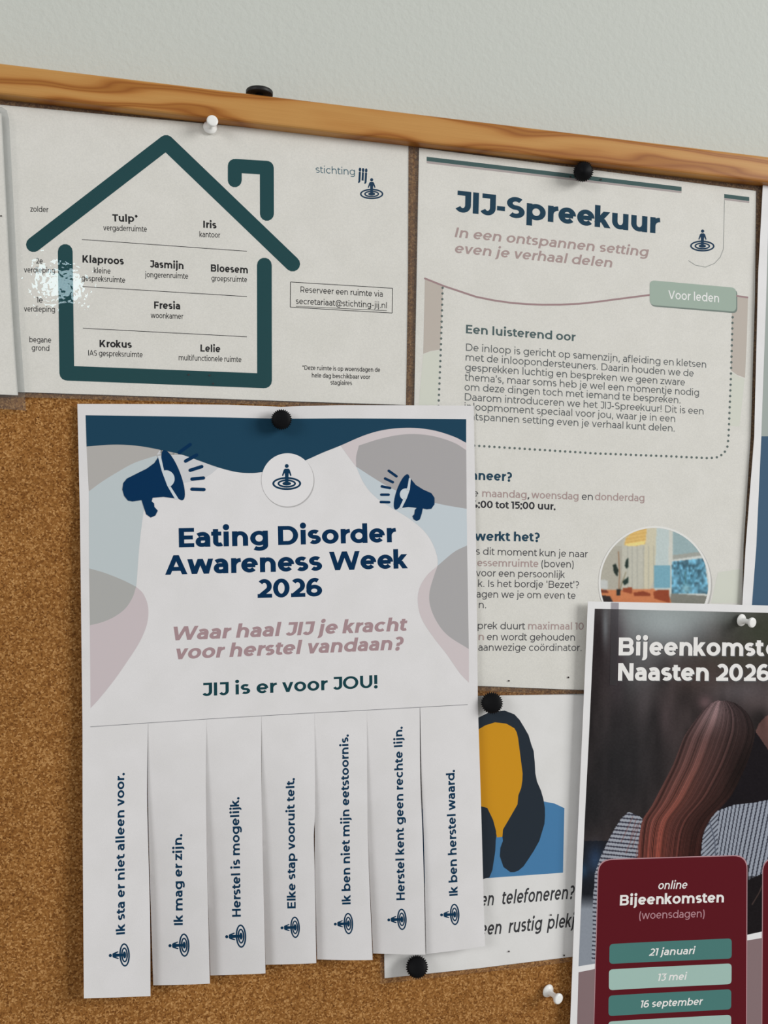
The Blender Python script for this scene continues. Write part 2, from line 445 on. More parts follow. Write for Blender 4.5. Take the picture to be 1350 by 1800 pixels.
_cache = {}
def glyph_quads(ch, w, h):
    key = (ch, round(w), round(h))
    if key in _cache: return _cache[key]
    st, W = glyph(ch, w, h)
    Q = []; O = []
    for si, s in enumerate(st):
        while len(O) < len(Q): O.append(si - 1)
        if s[0] == 'p':
            p = np.array(s[1], float)
            keep = [0] + [i for i in range(1, len(p)) if np.linalg.norm(p[i] - p[i - 1]) > 1e-6]
            p = p[keep]
            closed = np.linalg.norm(p[0] - p[-1]) < 1e-3 and len(p) > 3
            d = p[1:] - p[:-1]; d /= np.linalg.norm(d, axis=1)[:, None]
            t0 = np.vstack([d[:1], d]); t1 = np.vstack([d, d[-1:]])
            if closed: t0[0] = d[-1]; t1[-1] = d[0]
            n0 = np.stack([-t0[:, 1], t0[:, 0]], -1); n1 = np.stack([-t1[:, 1], t1[:, 0]], -1)
            m = n0 + n1; ln = np.linalg.norm(m, axis=1); m /= np.maximum(ln, 1e-6)[:, None]
            cosn = np.clip((m * n0).sum(1), .55, 1)[:, None]
            off = m / cosn * np.array([w / 2, h / 2])
            a = p + off; b = p - off
            for i in range(len(p) - 1): Q.append([a[i], b[i], b[i + 1], a[i + 1]])
        elif s[0] == 'd':
            a = np.array(s[1], float); b = np.array(s[2], float)
            L = np.linalg.norm(a - b); hw = w * .5 * L / max(abs(a[1] - b[1]), 1) * .93
            hw = min(hw, w * 1.1); e = np.array([hw, 0])
            Q.append([a - e, b - e, b + e, a + e])
        elif s[0] == 'o':
            c = np.array(s[1]); r = s[2]; t = np.radians(np.linspace(0, 360, 13))
            pts = [c + r * np.array([math.cos(q), math.sin(q)]) for q in t]
            for i in range(0, 12, 2): Q.append([c, pts[i], pts[i + 1], pts[i + 2]])
    while len(O) < len(Q): O.append(len(st) - 1)
    _cache[key] = (np.array(Q) if Q else np.zeros((0, 4, 2)), O, W)
    return _cache[key]

def typeset(txt, wt, wy, ital, track):
    w = 84 + (wt - 400) * .29; h = w * (wy if wt > 450 else .93)
    x = 0.0; out = []; order = []; x0 = None; x1 = 0
    for ch in txt:
        if ch == ' ':
            x += 262 + track; continue
        q, O, W = glyph_quads(ch, w, h)
        l, r = bearings(ch)
        l -= (w - 76) * .15; r -= (w - 76) * .15
        x += l
        if len(q):
            g = q + np.array([x, 0]); out.append(g); order += O
            if x0 is None: x0 = x
            x1 = x + W
        x += W + r + track
    Q = np.concatenate(out)
    if ital:
        Q = Q.copy(); Q[..., 0] += Q[..., 1] * ital
    return Q, order, x0, x1

# ------------------------------------------------------------------ materials of the place
def nodes(m):
    nt = m.node_tree; return nt, nt.nodes, nt.links, nt.nodes['Principled BSDF']
def ramp(nt, stops):
    r = nt.nodes.new('ShaderNodeValToRGB'); e = r.color_ramp.elements
    while len(e) < len(stops): e.new(0.5)
    for el, (p, c) in zip(e, stops): el.position = p; el.color = (*[float(v) for v in c], 1)
    return r
def texcoord(nt, scale):
    g = nt.nodes.new('ShaderNodeNewGeometry'); mp = nt.nodes.new('ShaderNodeMapping'); mp.inputs['Scale'].default_value = scale
    nt.links.new(g.outputs['Position'], mp.inputs['Vector']); return mp.outputs['Vector']
def noise(nt, vec, scale, detail=3, rough=.5):
    n = nt.nodes.new('ShaderNodeTexNoise'); n.inputs['Scale'].default_value = scale; n.inputs['Detail'].default_value = detail
    n.inputs['Roughness'].default_value = rough; nt.links.new(vec, n.inputs['Vector']); return n
def mixc(nt, a, b, fac, mode='MIX'):
    x = nt.nodes.new('ShaderNodeMix'); x.data_type = 'RGBA'; x.blend_type = mode
    for sock, v in ((x.inputs[6], a), (x.inputs[7], b), (x.inputs[0], fac)):
        if hasattr(v, 'is_linked') or hasattr(v, 'links'): nt.links.new(v, sock)
        elif isinstance(v, (int, float)): sock.default_value = v
        else: sock.default_value = (*[float(q) for q in v], 1)
    return x.outputs[2]
def bump(nt, b, hgt, strength, dist):
    n = nt.nodes.new('ShaderNodeBump'); n.inputs['Strength'].default_value = strength; n.inputs['Distance'].default_value = dist
    nt.links.new(hgt, n.inputs['Height']); nt.links.new(n.outputs[0], b.inputs['Normal'])

def cork_material():
    m = mat('cork', (.4, .2, .1), .85, .2); nt, N, Lk, b = nodes(m)
    v = texcoord(nt, (1, 1, 1))
    wv = noise(nt, v, 700, 2)
    vv = mixc(nt, v, wv.outputs['Color'], 0.0012)
    vo = N.new('ShaderNodeTexVoronoi'); vo.inputs['Scale'].default_value = 1250; Lk.new(vv, vo.inputs['Vector'])
    sep = N.new('ShaderNodeSeparateColor'); Lk.new(vo.outputs['Color'], sep.inputs[0])
    r1 = ramp(nt, [(0, alb((118, 72, 28), 1)), (.3, alb((150, 99, 46), 1)), (.7, alb((170, 118, 61), 1)), (1, alb((206, 156, 98), 1))])
    Lk.new(sep.outputs[0], r1.inputs[0])
    n2 = noise(nt, v, 1900, 3, .65)
    r2 = ramp(nt, [(.30, (.38, .32, .25)), (.47, (1, 1, 1)), (1, (1.0, 1.0, 1.0))])
    Lk.new(n2.outputs[0], r2.inputs[0])
    c = mixc(nt, r1.outputs[0], r2.outputs[0], 1.0, 'MULTIPLY')
    n3 = noise(nt, v, 850, 2, .6)
    r3 = ramp(nt, [(.27, (.16, .09, .05)), (.37, (1, 1, 1))]); Lk.new(n3.outputs[0], r3.inputs[0])
    c = mixc(nt, c, r3.outputs[0], 1.0, 'MULTIPLY')
    n4 = noise(nt, v, 25, 2); r4 = ramp(nt, [(.35, (.90, .89, .87)), (.65, (1, 1, 1))]); Lk.new(n4.outputs[0], r4.inputs[0])
    c = mixc(nt, c, r4.outputs[0], 1.0, 'MULTIPLY')
    Lk.new(c, b.inputs['Base Color'])
    bump(nt, b, n2.outputs[0], .5, .0006)
    return m
def wood_material():
    m = mat('pine', (.5, .3, .1), .42, .4); nt, N, Lk, b = nodes(m)
    v = texcoord(nt, (1, 1, 1))
    n0 = noise(nt, texcoord(nt, (9, 9, 45)), 1.0, 2, .45)
    wv = N.new('ShaderNodeTexWave'); wv.wave_type = 'BANDS'; wv.bands_direction = 'Z'
    wv.inputs['Scale'].default_value = 22; wv.inputs['Distortion'].default_value = 0; 
    add = N.new('ShaderNodeVectorMath'); add.operation = 'MULTIPLY_ADD'
    Lk.new(n0.outputs['Color'], add.inputs[0]); add.inputs[1].default_value = (0, 0, .045)
    mp2 = texcoord(nt, (0.0, 0.6, 1.0)); Lk.new(mp2, add.inputs[2]); Lk.new(add.outputs[0], wv.inputs['Vector'])
    r = ramp(nt, [(0, alb((200, 148, 82), 1)), (.55, alb((194, 138, 72), 1)), (.80, alb((176, 115, 50), 1)), (.93, alb((154, 92, 32), 1)), (1, alb((172, 112, 46), 1))])
    Lk.new(wv.outputs[0], r.inputs[0])
    n1 = noise(nt, texcoord(nt, (30, 30, 2500)), 1, 3)
    r2 = ramp(nt, [(.3, (.93, .91, .88)), (.7, (1, 1, 1))]); Lk.new(n1.outputs[0], r2.inputs[0])
    c = mixc(nt, r.outputs[0], r2.outputs[0], 1.0, 'MULTIPLY')
    Lk.new(c, b.inputs['Base Color']); bump(nt, b, n1.outputs[0], .15, .0002)
    return m
def paper_material(name, col, grain=.03, scale=1600, rough=.7):
    m = mat(name, alb(col), rough, .25); nt, N, Lk, b = nodes(m)
    v = texcoord(nt, (1, 1, 1)); n = noise(nt, v, scale, 3)
    n2 = noise(nt, v, 60, 2)
    a = alb(col)
    r = ramp(nt, [(.3, a * (1 - grain * 2)), (.7, np.clip(a * (1 + grain), 0, .93))]); Lk.new(n.outputs[0], r.inputs[0])
    r2 = ramp(nt, [(.35, (.965, .965, .96)), (.65, (1, 1, 1))]); Lk.new(n2.outputs[0], r2.inputs[0])
    Lk.new(mixc(nt, r.outputs[0], r2.outputs[0], 1.0, 'MULTIPLY'), b.inputs['Base Color'])
    bump(nt, b, n.outputs[0], .12, .0002)
    return m
def film_material(name='laminate_film', tint=(.985, .985, .98, 1), haze=.012):
    m = bpy.data.materials.new(name); m.use_nodes = True
    nt = m.node_tree; N = nt.nodes; Lk = nt.links; N.clear()
    out = N.new('ShaderNodeOutputMaterial')
    tr = N.new('ShaderNodeBsdfTransparent'); tr.inputs[0].default_value = tint
    df = N.new('ShaderNodeBsdfDiffuse'); df.inputs[0].default_value = (.8, .8, .8, 1)
    gl = N.new('ShaderNodeBsdfGlossy'); gl.inputs['Roughness'].default_value = .012; gl.inputs[0].default_value = (1, 1, 1, 1)
    lw = N.new('ShaderNodeLayerWeight'); lw.inputs[0].default_value = .5      # same both ways through the film
    pw = N.new('ShaderNodeMath'); pw.operation = 'POWER'; pw.inputs[1].default_value = 5; Lk.new(lw.outputs['Facing'], pw.inputs[0])
    fr = N.new('ShaderNodeMath'); fr.operation = 'MULTIPLY_ADD'; fr.inputs[1].default_value = .9; fr.inputs[2].default_value = .018; Lk.new(pw.outputs[0], fr.inputs[0])
    m1 = N.new('ShaderNodeMixShader'); m1.inputs[0].default_value = haze
    m2 = N.new('ShaderNodeMixShader')
    g = N.new('ShaderNodeNewGeometry')
    n = N.new('ShaderNodeTexNoise'); n.inputs['Scale'].default_value = 310; n.inputs['Detail'].default_value = 1
    n2 = N.new('ShaderNodeTexNoise'); n2.inputs['Scale'].default_value = 14; n2.inputs['Detail'].default_value = 1
    Lk.new(g.outputs['Position'], n.inputs['Vector']); Lk.new(g.outputs['Position'], n2.inputs['Vector'])
    b1 = N.new('ShaderNodeBump'); b1.inputs['Strength'].default_value = 1; b1.inputs['Distance'].default_value = .000036
    b2 = N.new('ShaderNodeBump'); b2.inputs['Strength'].default_value = 1; b2.inputs['Distance'].default_value = .0003
    Lk.new(n2.outputs[0], b2.inputs['Height']); Lk.new(n.outputs[0], b1.inputs['Height']); Lk.new(b2.outputs[0], b1.inputs['Normal'])
    Lk.new(b1.outputs[0], gl.inputs['Normal'])
    Lk.new(tr.outputs[0], m1.inputs[1]); Lk.new(df.outputs[0], m1.inputs[2])
    Lk.new(fr.outputs[0], m2.inputs[0]); Lk.new(m1.outputs[0], m2.inputs[1]); Lk.new(gl.outputs[0], m2.inputs[2])
    Lk.new(m2.outputs[0], out.inputs[0])
    return m
CORK = cork_material(); PINE = wood_material(); FILM = film_material(); FILM_EDGE = film_material('film_edge', (.74, .76, .77, 1), .06); FILM_THIN = film_material('film_edge_thin', (.93, .93, .93, 1), .02)
PAPER_LAM = paper_material('laminated_paper', (217, 215, 210), .03, 1500)
PAPER = paper_material('plain_paper', (217, 215, 216), .012, 2200)
PAPER_W = paper_material('bright_paper', (222, 221, 222), .01, 2000)
NAVY = ink((14, 52, 80)); BLACK = ink((30, 30, 32), 'black_ink'); TEAL = ink((18, 66, 71)); MAUVE = ink((160, 135, 138))

def vcol_material(name, rough=.55):
    m = mat(name, (1, 1, 1), rough, .06); nt, N, Lk, b = nodes(m)
    a = N.new('ShaderNodeVertexColor'); a.layer_name = 'picture'; Lk.new(a.outputs[0], b.inputs['Base Color']); return m

# ------------------------------------------------------------------ the wall
def wall_mat():
    m = mat('painted_wall', alb((190, 193, 187), 1.18), .8, .2); nt, N, Lk, b = nodes(m)
    n = noise(nt, texcoord(nt, (1, 1, 1)), 260, 4, .6); bump(nt, b, n.outputs[0], .35, .0012); return m
def box(x0, x1, z0, z1, y0, y1):
    v = [(x0, y0, z0), (x1, y0, z0), (x1, y1, z0), (x0, y1, z0), (x0, y0, z1), (x1, y0, z1), (x1, y1, z1), (x0, y1, z1)]
    return v, [(0, 1, 5, 4), (1, 2, 6, 5), (2, 3, 7, 6), (3, 0, 4, 7), (4, 5, 6, 7), (3, 2, 1, 0)]
v, f = box(-2.5, 2.5, 0, 3.2, .012, .112)
wo = link('wall_back', v, f, wall_mat()); wo['kind'] = 'structure'
v, f = box(-2.5, 2.5, -.05, 0, -4.0, .112)
fo = link('floor', v, f, mat('floor_grey', (.35, .33, .31), .6)); fo['kind'] = 'structure'

# ------------------------------------------------------------------ notice board
BX0, BX1, BH = -.62, .62, .90; FW = .0157; FT = .008
bo = (0, 0, ZB)
board = thing('notice_board', 'cork notice board in a pine frame hanging on the grey wall', 'notice board', bo)
v, f = box(BX0, BX1, ZB - BH, ZB + .004, 0, .006)
link('cork_panel', v, f, CORK, board, bo)
def rail(name, x0, x1, z0, z1):
    bm = bmesh.new()
    vv, ff = box(x0, x1, z0, z1, -FT, .0118)
    vs = [bm.verts.new(q) for q in vv]
    for q in ff: bm.faces.new([vs[i] for i in q])
    bmesh.ops.bevel(bm, geom=[e for e in bm.edges if all(v_.co.y < 0 for v_ in e.verts)], offset=.0016, segments=3, profile=.5, affect='EDGES')
    bmesh.ops.recalc_face_normals(bm, faces=bm.faces)
    V = [tuple(q.co) for q in bm.verts]; bm.verts.index_update()
    F = [[q.index for q in fc.verts] for fc in bm.faces]; bm.free()
    return link(name, V, F, PINE, board, bo)
rail('frame_rail', BX0 - FW, BX1 + FW, ZB, ZB + FW)
rail('frame_rail', BX0 - FW, BX1 + FW, ZB - BH - FW, ZB - BH)
rail('frame_stile', BX0 - FW, BX0, ZB - BH + .0002, ZB - .0002)
rail('frame_stile', BX1, BX1 + FW, ZB - BH + .0002, ZB - .0002)

# tiny pin holes in the laminated sheets
def holes(S, pts, parent, r=1.6):
    P_ = Print(S, .00045)
    for p in pts: P_.disc(p, r, n=10); P_.cut()
    P_.done('pin_hole', ink((60, 55, 55)), parent)

def make_sheet(name, label, cat, h, corners, m, thick=.00018, step=.008, edge=None, film_px=None):
    S = Sheet(h)
    c = np.mean(np.array(corners, float), 0)
    X, Y = S.P([c[0]], [c[1]]); S.origin = tuple(S.W(X, Y)[0])
    t = thing(name, label, cat, S.origin)
    sheet_slab('paper', S, corners, m, t, thick, step)
    if film_px is not None:
        sheet_slab('laminate_film', S, corners, FILM, t, .0002, .02, .0004, back=False)
        fo_ = sheet_slab('film_border', S, film_px, edge or FILM_EDGE, t, .0006, .02, .0004, back=False, hole_px=corners)
        fo_['label'] = 'clear film edge through which the cork looks darker'
    return S, t

# ------------------------------------------------------------------ house plan sheet
HOUSE = [(-6, 183.5), (200, 202.5), (460, 226.5), (718, 250), (717, 480), (713.5, 712), (500, 705), (300, 698), (-4, 688)]
S, t = make_sheet('floor_plan_sheet', 'laminated landscape sheet with a teal house outline and room names', 'sheet', .0010, HOUSE, PAPER_LAM,
                  film_px=[(-14, 172), (200, 193), (460, 217), (722, 240), (727, 246), (726, 480), (722, 716), (717, 721), (500, 713), (300, 706), (-12, 697)])
p = Print(S)
p.stroke([(59, 430), (292, 250.5), (514.3, 464)], 26.5)
p.stroke([(114.7, 442), (117.5, 656), (465, 669.5), (464.7, 466)], 26)
p.stroke([(412.7, 317), (412.7, 291.5), (469, 295), (469.2, 376)], 24.5)
p.done('house_drawing', TEAL, t)
p = Print(S)
for a, b in (((144, 421), (434, 441.7)), ((145, 503.7), (434, 521.3)), ((145.7, 577), (434, 592))): p.stroke([a, b], 1.1, False); p.cut()
bx = [(510.7, 495.7), (690, 506.7), (689.3, 550.3), (510.3, 540)]
for a, b in zip(bx, bx[1:] + bx[:1]): p.stroke([a, b], 1.1, False)
p.cut(); p.stroke([(520, 538.5), (680, 546)], .9, False)
p.done('ruled_line', BLACK, t)
p = Print(S)
for tx, x0, y0, x1, y1, cp in (('Tulp*', 197.7, 389.3, 242.3, 390.5, 12.7), ('Iris', 357.3, 400.3, 380.7, 401.8, 12.5), ('Klaproos', 145, 461.5, 217.7, 465.3, 13),
        ('Jasmijn', 263.5, 470, 322.7, 473.3, 12.7), ('Bloesem', 370.7, 477.3, 435.7, 480.7, 12.7), ('Fresia', 271, 542.5, 316.7, 544, 12.7),
        ('Krokus', 175, 610, 231.7, 611.8, 12.5), ('Lelie', 352.3, 618, 387.3, 619.5, 12.5)):
    p.text(tx, (x0, y0), (x1, y1), cp, 740)
p.done('room_names', BLACK, t)
p = Print(S)
for tx, x0, y0, x1, y1 in (('zolder', 53.3, 372, 85.3, 373.3), ('vergaderruimte', 181.7, 405, 258.3, 407.5), ('kantoor', 350.7, 416.6, 387.3, 418),
        ('kleine', 165, 480, 194.3, 481.3), ('gespreksruimte', 143.3, 493.3, 220, 497.2), ('jongerenruimte', 255.7, 487.3, 330.7, 490.2),
        ('groepsruimte', 371.7, 493.7, 434.3, 496.3), ('woonkamer', 265, 559, 322.3, 560.8), ('IAS gespreksruimte', 155, 625, 250.7, 628.3),
        ('multifunctionele ruimte', 314.3, 633.3, 424.3, 636.7), ('2e', 63.3, 463.3, 75.3, 463.6), ('verdieping', 42.3, 479, 96.7, 480.2),
        ('1e', 64.3, 532, 75.3, 532.3), ('verdieping', 42.3, 547.5, 96.7, 548.7), ('begane', 51.7, 601.7, 90, 602.5), ('grond', 55.7, 616, 86.7, 617)):
    p.text(tx, (x0, y0), (x1, y1), 9.7, 500)
p.text('Reserveer een ruimte via', (528.3, 514), (672.7, 522), 10.5, 440)
p.text('secretariaat@stichting-jij.nl', (520, 534.3), (680, 542), 10.5, 440)
for tx, x0, y0, x1, y1 in (('*Deze ruimte is op woensdagen de', 531.7, 650, 668.3, 654), ('hele dag beschikbaar voor', 548.3, 663.5, 650.7, 666.5), ('stagiaires', 581, 676, 618.7, 677.2)):
    p.text(tx, (x0, y0), (x1, y1), 7.8, 560)
p.done('small_print', BLACK, t)
p = Print(S)
p.text('stichting', (555, 303.7), (624, 308), 12.5, 400)
p.done('logo_word', ink((62, 98, 112)), t)
p = Print(S)
p.text('jij', (630, 316.5), (644.5, 318.5), 18.5, 900)
p.logo((653.3, 341), 20.5)
p.done('logo_mark', NAVY, t)
holes(S, [(331.7, 659), (368.5, 660), (374.7, 674.5)], t)

# ------------------------------------------------------------------ sheet at the far left
S, t = make_sheet('left_sheet', 'blank edge of a white laminated sheet at the far left', 'sheet',
                  lambda X, Y: .0030 + 0 * X, [(-130, 188), (3, 199), (10, 330), (17, 470), (25, 600), (32, 695), (-130, 688)], PAPER_LAM,
                  film_px=[(-140, 178), (4, 189), (12, 195), (16, 210), (25, 380), (34, 560), (46, 722), (43, 706), (-140, 699)][:7] + [(-140, 708)])
holes(S, [(2, 380)], t)

# ------------------------------------------------------------------ consulting hour sheet (tall, behind the tear-off poster)
GREEN = ink((70, 92, 92)); ROSE = ink((168, 148, 146)); DARKBLUE = ink((14, 56, 78)); GREY = ink((92, 96, 98)); SOFTB = ink((70, 70, 74))
JIJ = [(736.5, 260), (1030, 297), (1329, 335.5), (1327, 520), (1319.5, 767), (1307, 960), (1300, 1224), (1028, 1213), (840, 1205.5), (719, 1201), (728, 712)]
S, t = make_sheet('consulting_hour_sheet', 'tall laminated sheet headed with a large navy word, green tag and round photo', 'sheet', .0010, JIJ, PAPER_LAM,
                  film_px=[(731, 250), (1030, 286), (1334, 325), (1338, 330), (1336, 520), (1328, 767), (1315, 960), (1307, 1225), (1300, 1232), (1028, 1222), (840, 1214), (711, 1210), (721, 712), (728, 254)])
p = Print(S)
p.poly([(750, 275.5), (1198, 328.5), (1198, 336), (750, 283)]); p.cut(); p.poly([(1273, 341), (1317, 346.5), (1317, 353.5), (1273, 348)])
p.done('header_bar', ink((66, 92, 92)), t)
p = Print(S)
p.poly([(750, 283.2), (1198, 336.2), (1198, 339.5), (750, 287)]); p.cut(); p.poly([(1273, 348.2), (1317, 353.7), (1317, 357), (1273, 351.5)])
p.done('header_bar_shade', ink((170, 160, 160)), t)
p = Print(S)
p.stroke([(1273.3, 352), (1272.5, 400), (1271.5, 438), (1266, 452), (1256, 463), (1240, 469.5), (1222, 466), (1210, 458)], 1.1, False)
p.done('badge_outline', ink((150, 152, 150)), t)
p = Print(S); p.logo((1234.5, 432.5), 21.5, up=(.02, -1)); p.done('logo_mark', NAVY, t)
p = Print(S); p.text('JIJ-Spreekuur', (800.5, 372), (1159.8, 411), 36.5, 780, track=-12); p.done('headline', DARKBLUE, t)
p = Print(S)
p.text('In een ontspannen setting', (799, 416.7), (1138, 451.2), 16.8, 620, .2)
p.text('even je verhaal delen', (798.4, 444.3), (1074.8, 470.3), 16.8, 620, .2)
p.done('subheading', ROSE, t)
# tan corner fields, wave, dots, tag
p = Print(S)
p.poly([(747, 489.5), (779, 503.5), (776, 560), (773.5, 614.5), (757, 617), (744, 622)]); p.cut()
p.poly([(1287, 520), (1315, 523), (1312.5, 600), (1309.5, 664), (1296, 659), (1285, 651)])
p.done('tan_field', ink((187, 178, 170)), t)
p = Print(S)
p.poly([(744, 623), (757, 618), (773, 615.5), (769, 712), (736, 712)]); p.cut(); p.poly([(1285, 653), (1296, 661), (1309, 666), (1300, 750), (1282, 748)]); p.cut()
p.poly([(1262, 1006), (1301, 1000), (1300, 1060), (1250, 1060)])
p.done('pale_green_field', ink((208, 210, 200)), t)
p = Print(S, .00006)
wave = [(747, 489.5), (780.7, 503), (836.7, 521.7), (868, 528), (897, 532.2), (925, 534.6), (953, 535.6), (985, 535.5), (1018.6, 534), (1050, 530.5), (1084, 526), (1142, 518.5)]
p.stroke(wave, 3.2); p.cut(); p.stroke([(1290, 519.5), (1315, 523)], 3.0, False); p.done('wave_line', ink((158, 132, 134)), t)
p = Print(S, .00006)
path = [(778, 506), (775, 610), (771, 710), (769, 740), (770, 765), (780, 778), (800, 782), (836.7, 783.5), (1046.7, 797), (1186.7, 802.5), (1247, 805.5), (1262, 803.5), (1272.5, 797), (1278.5, 786), (1280.5, 769), (1284.6, 667), (1288, 552)]
P2 = [np.array(path[0], float)]; acc = 0.0
dots = []; sp = 9.6; rem = 0
for a, b in zip(path[:-1], path[1:]):
    a = np.array(a, float); b = np.array(b, float); L = np.linalg.norm(b - a); d = (b - a) / L
    q = rem
    while q < L: dots.append(a + d * q); q += (9.9 if abs(d[1]) > .8 else 8.9)
    rem = q - L
for c in dots: p.disc(c, 2.1, 2.2, n=10)
o = p.done('dotted_border', ink((96, 108, 106)), t); o['kind'] = 'stuff'
p = Print(S, .00005)
def rrect(c, r, n=5):
    """rounded quad through four pixel corners (clockwise from top left)"""
    c = [np.array(q, float) for q in c]; out = []
    for i in range(4):
        a, b, d = c[i - 1], c[i], c[(i + 1) % 4]
        u = (a - b) / np.linalg.norm(a - b); v_ = (d - b) / np.linalg.norm(d - b)
        s0 = b + u * r; s1 = b + v_ * r
        for k in range(n + 1):
            q = k / n; out.append((1 - q) ** 2 * s0 + 2 * q * (1 - q) * b + q * q * s1)
    return [tuple(q) for q in out]
p.poly(rrect([(1143.5, 494.5), (1296, 509), (1296, 551), (1143.5, 538.5)], 9)); p.done('tag_shade', ink((120, 132, 126)), t)
p = Print(S, .00008); p.poly(rrect([(1142, 492.5), (1294, 506), (1294, 548), (1142, 536)], 9)); p.done('green_tag', ink((160, 176, 165)), t)
p = Print(S, .00011); p.text('Voor leden', (1174.5, 525.3), (1263.8, 531.7), 15, 540); p.done('tag_word', ink((232, 234, 230)), t)
p = Print(S); p.text('Een luisterend oor', (819, 585.8), (1011.7, 599.8), 14.8, 660); p.done('paragraph_heading', ink((78, 96, 98)), t)
p = Print(S)
for tx, x0, y0, x1, y1 in (('De inloop is gericht op samenzijn, afleiding en kletsen', 819, 616.5, 1241.3, 646.6),
        ('met de inloopondersteuners. Daarin houden we de', 818.5, 634, 1219.3, 662.2), ('gesprekken luchtig en bespreken we geen zware', 817.5, 651.7, 1204, 678),
        ("thema's, maar soms heb je wel een momentje nodig", 817, 669, 1228.6, 696), ('om deze dingen toch met iemand te bespreken.', 816.5, 686.3, 1196, 709.2),
        ('Daarom introduceren we het JIJ-Spreekuur! Dit is een', 817, 703.8, 1236.6, 728.7), ('inloopmoment speciaal voor jou, waar je in een', 816.5, 720.5, 1186.8, 742),
        ('ontspannen setting even je verhaal kunt delen.', 814, 737.5, 1185.8, 758.8)):
    p.text(tx, (x0, y0), (x1, y1), 12.4, 430)
p.done('body_text', GREY, t)
p = Print(S); p.text('Wanneer?', (789, 841.5), (899.8, 846), 16, 720); p.cut(); p.text('werkt het?', (834.5, 950.3), (948.8, 952), 16, 720); p.done('question_heading', ink((20, 62, 84)), t)
p = Print(S)
p.text('maandag', (847.5, 873.4), (925.5, 875.8), 12.8, 560); p.text('woensdag', (934, 876), (1016.8, 878.5), 12.8, 560)
p.text('donderdag', (1045.7, 879.2), (1132.7, 881.5), 12.8, 560)
p.text('essemruimte', (838.8, 995.3), (946.4, 997), 12.6, 560); p.text('maximaal 10', (928.2, 1106.5), (1026, 1107), 12.6, 560); p.text('n', (841, 1125.3), (850.6, 1125.4), 12.6, 560)
p.done('rose_words', ROSE, t)
p = Print(S)
p.text('14:00 tot 15:00 uur.', (823.5, 892.3), (975.7, 896.3), 12.8, 700); p.done('opening_time', ink((44, 44, 50)), t)
p = Print(S)
for tx, x0, y0, x1, y1 in (('Elke', 803, 871.5, 840.5, 873), (',', 927.5, 875.8, 930.5, 875.9), ('en', 1022.6, 878.6, 1042, 879.2), ('s dit moment kun je naar', 836.5, 975, 1033.2, 979.8), ('(boven)', 951.5, 997, 1008.5, 997.8),
        ('voor een persoonlijk', 836.5, 1013, 992.8, 1016), ("k. Is het bordje 'Bezet'?", 840.3, 1031.6, 1017.7, 1034), ('agen we je om even te', 837.5, 1050.3, 1011.6, 1052.8),
        ('n.', 841.6, 1069, 854.5, 1069.2), ('prek duurt', 839.6, 1105.8, 922.9, 1106.6), ('en wordt gehouden', 856, 1125.5, 1010.5, 1126.2), ('aanwezige coördinator.', 840.8, 1144, 1022.2, 1144.4)):
    p.text(tx, (x0, y0), (x1, y1), 12.4, 430)
p.done('body_text', SOFTB, t)
holes(S, [(998.6, 1190.6), (894, 1196.5), (1002, 311), (1056, 316)], t)

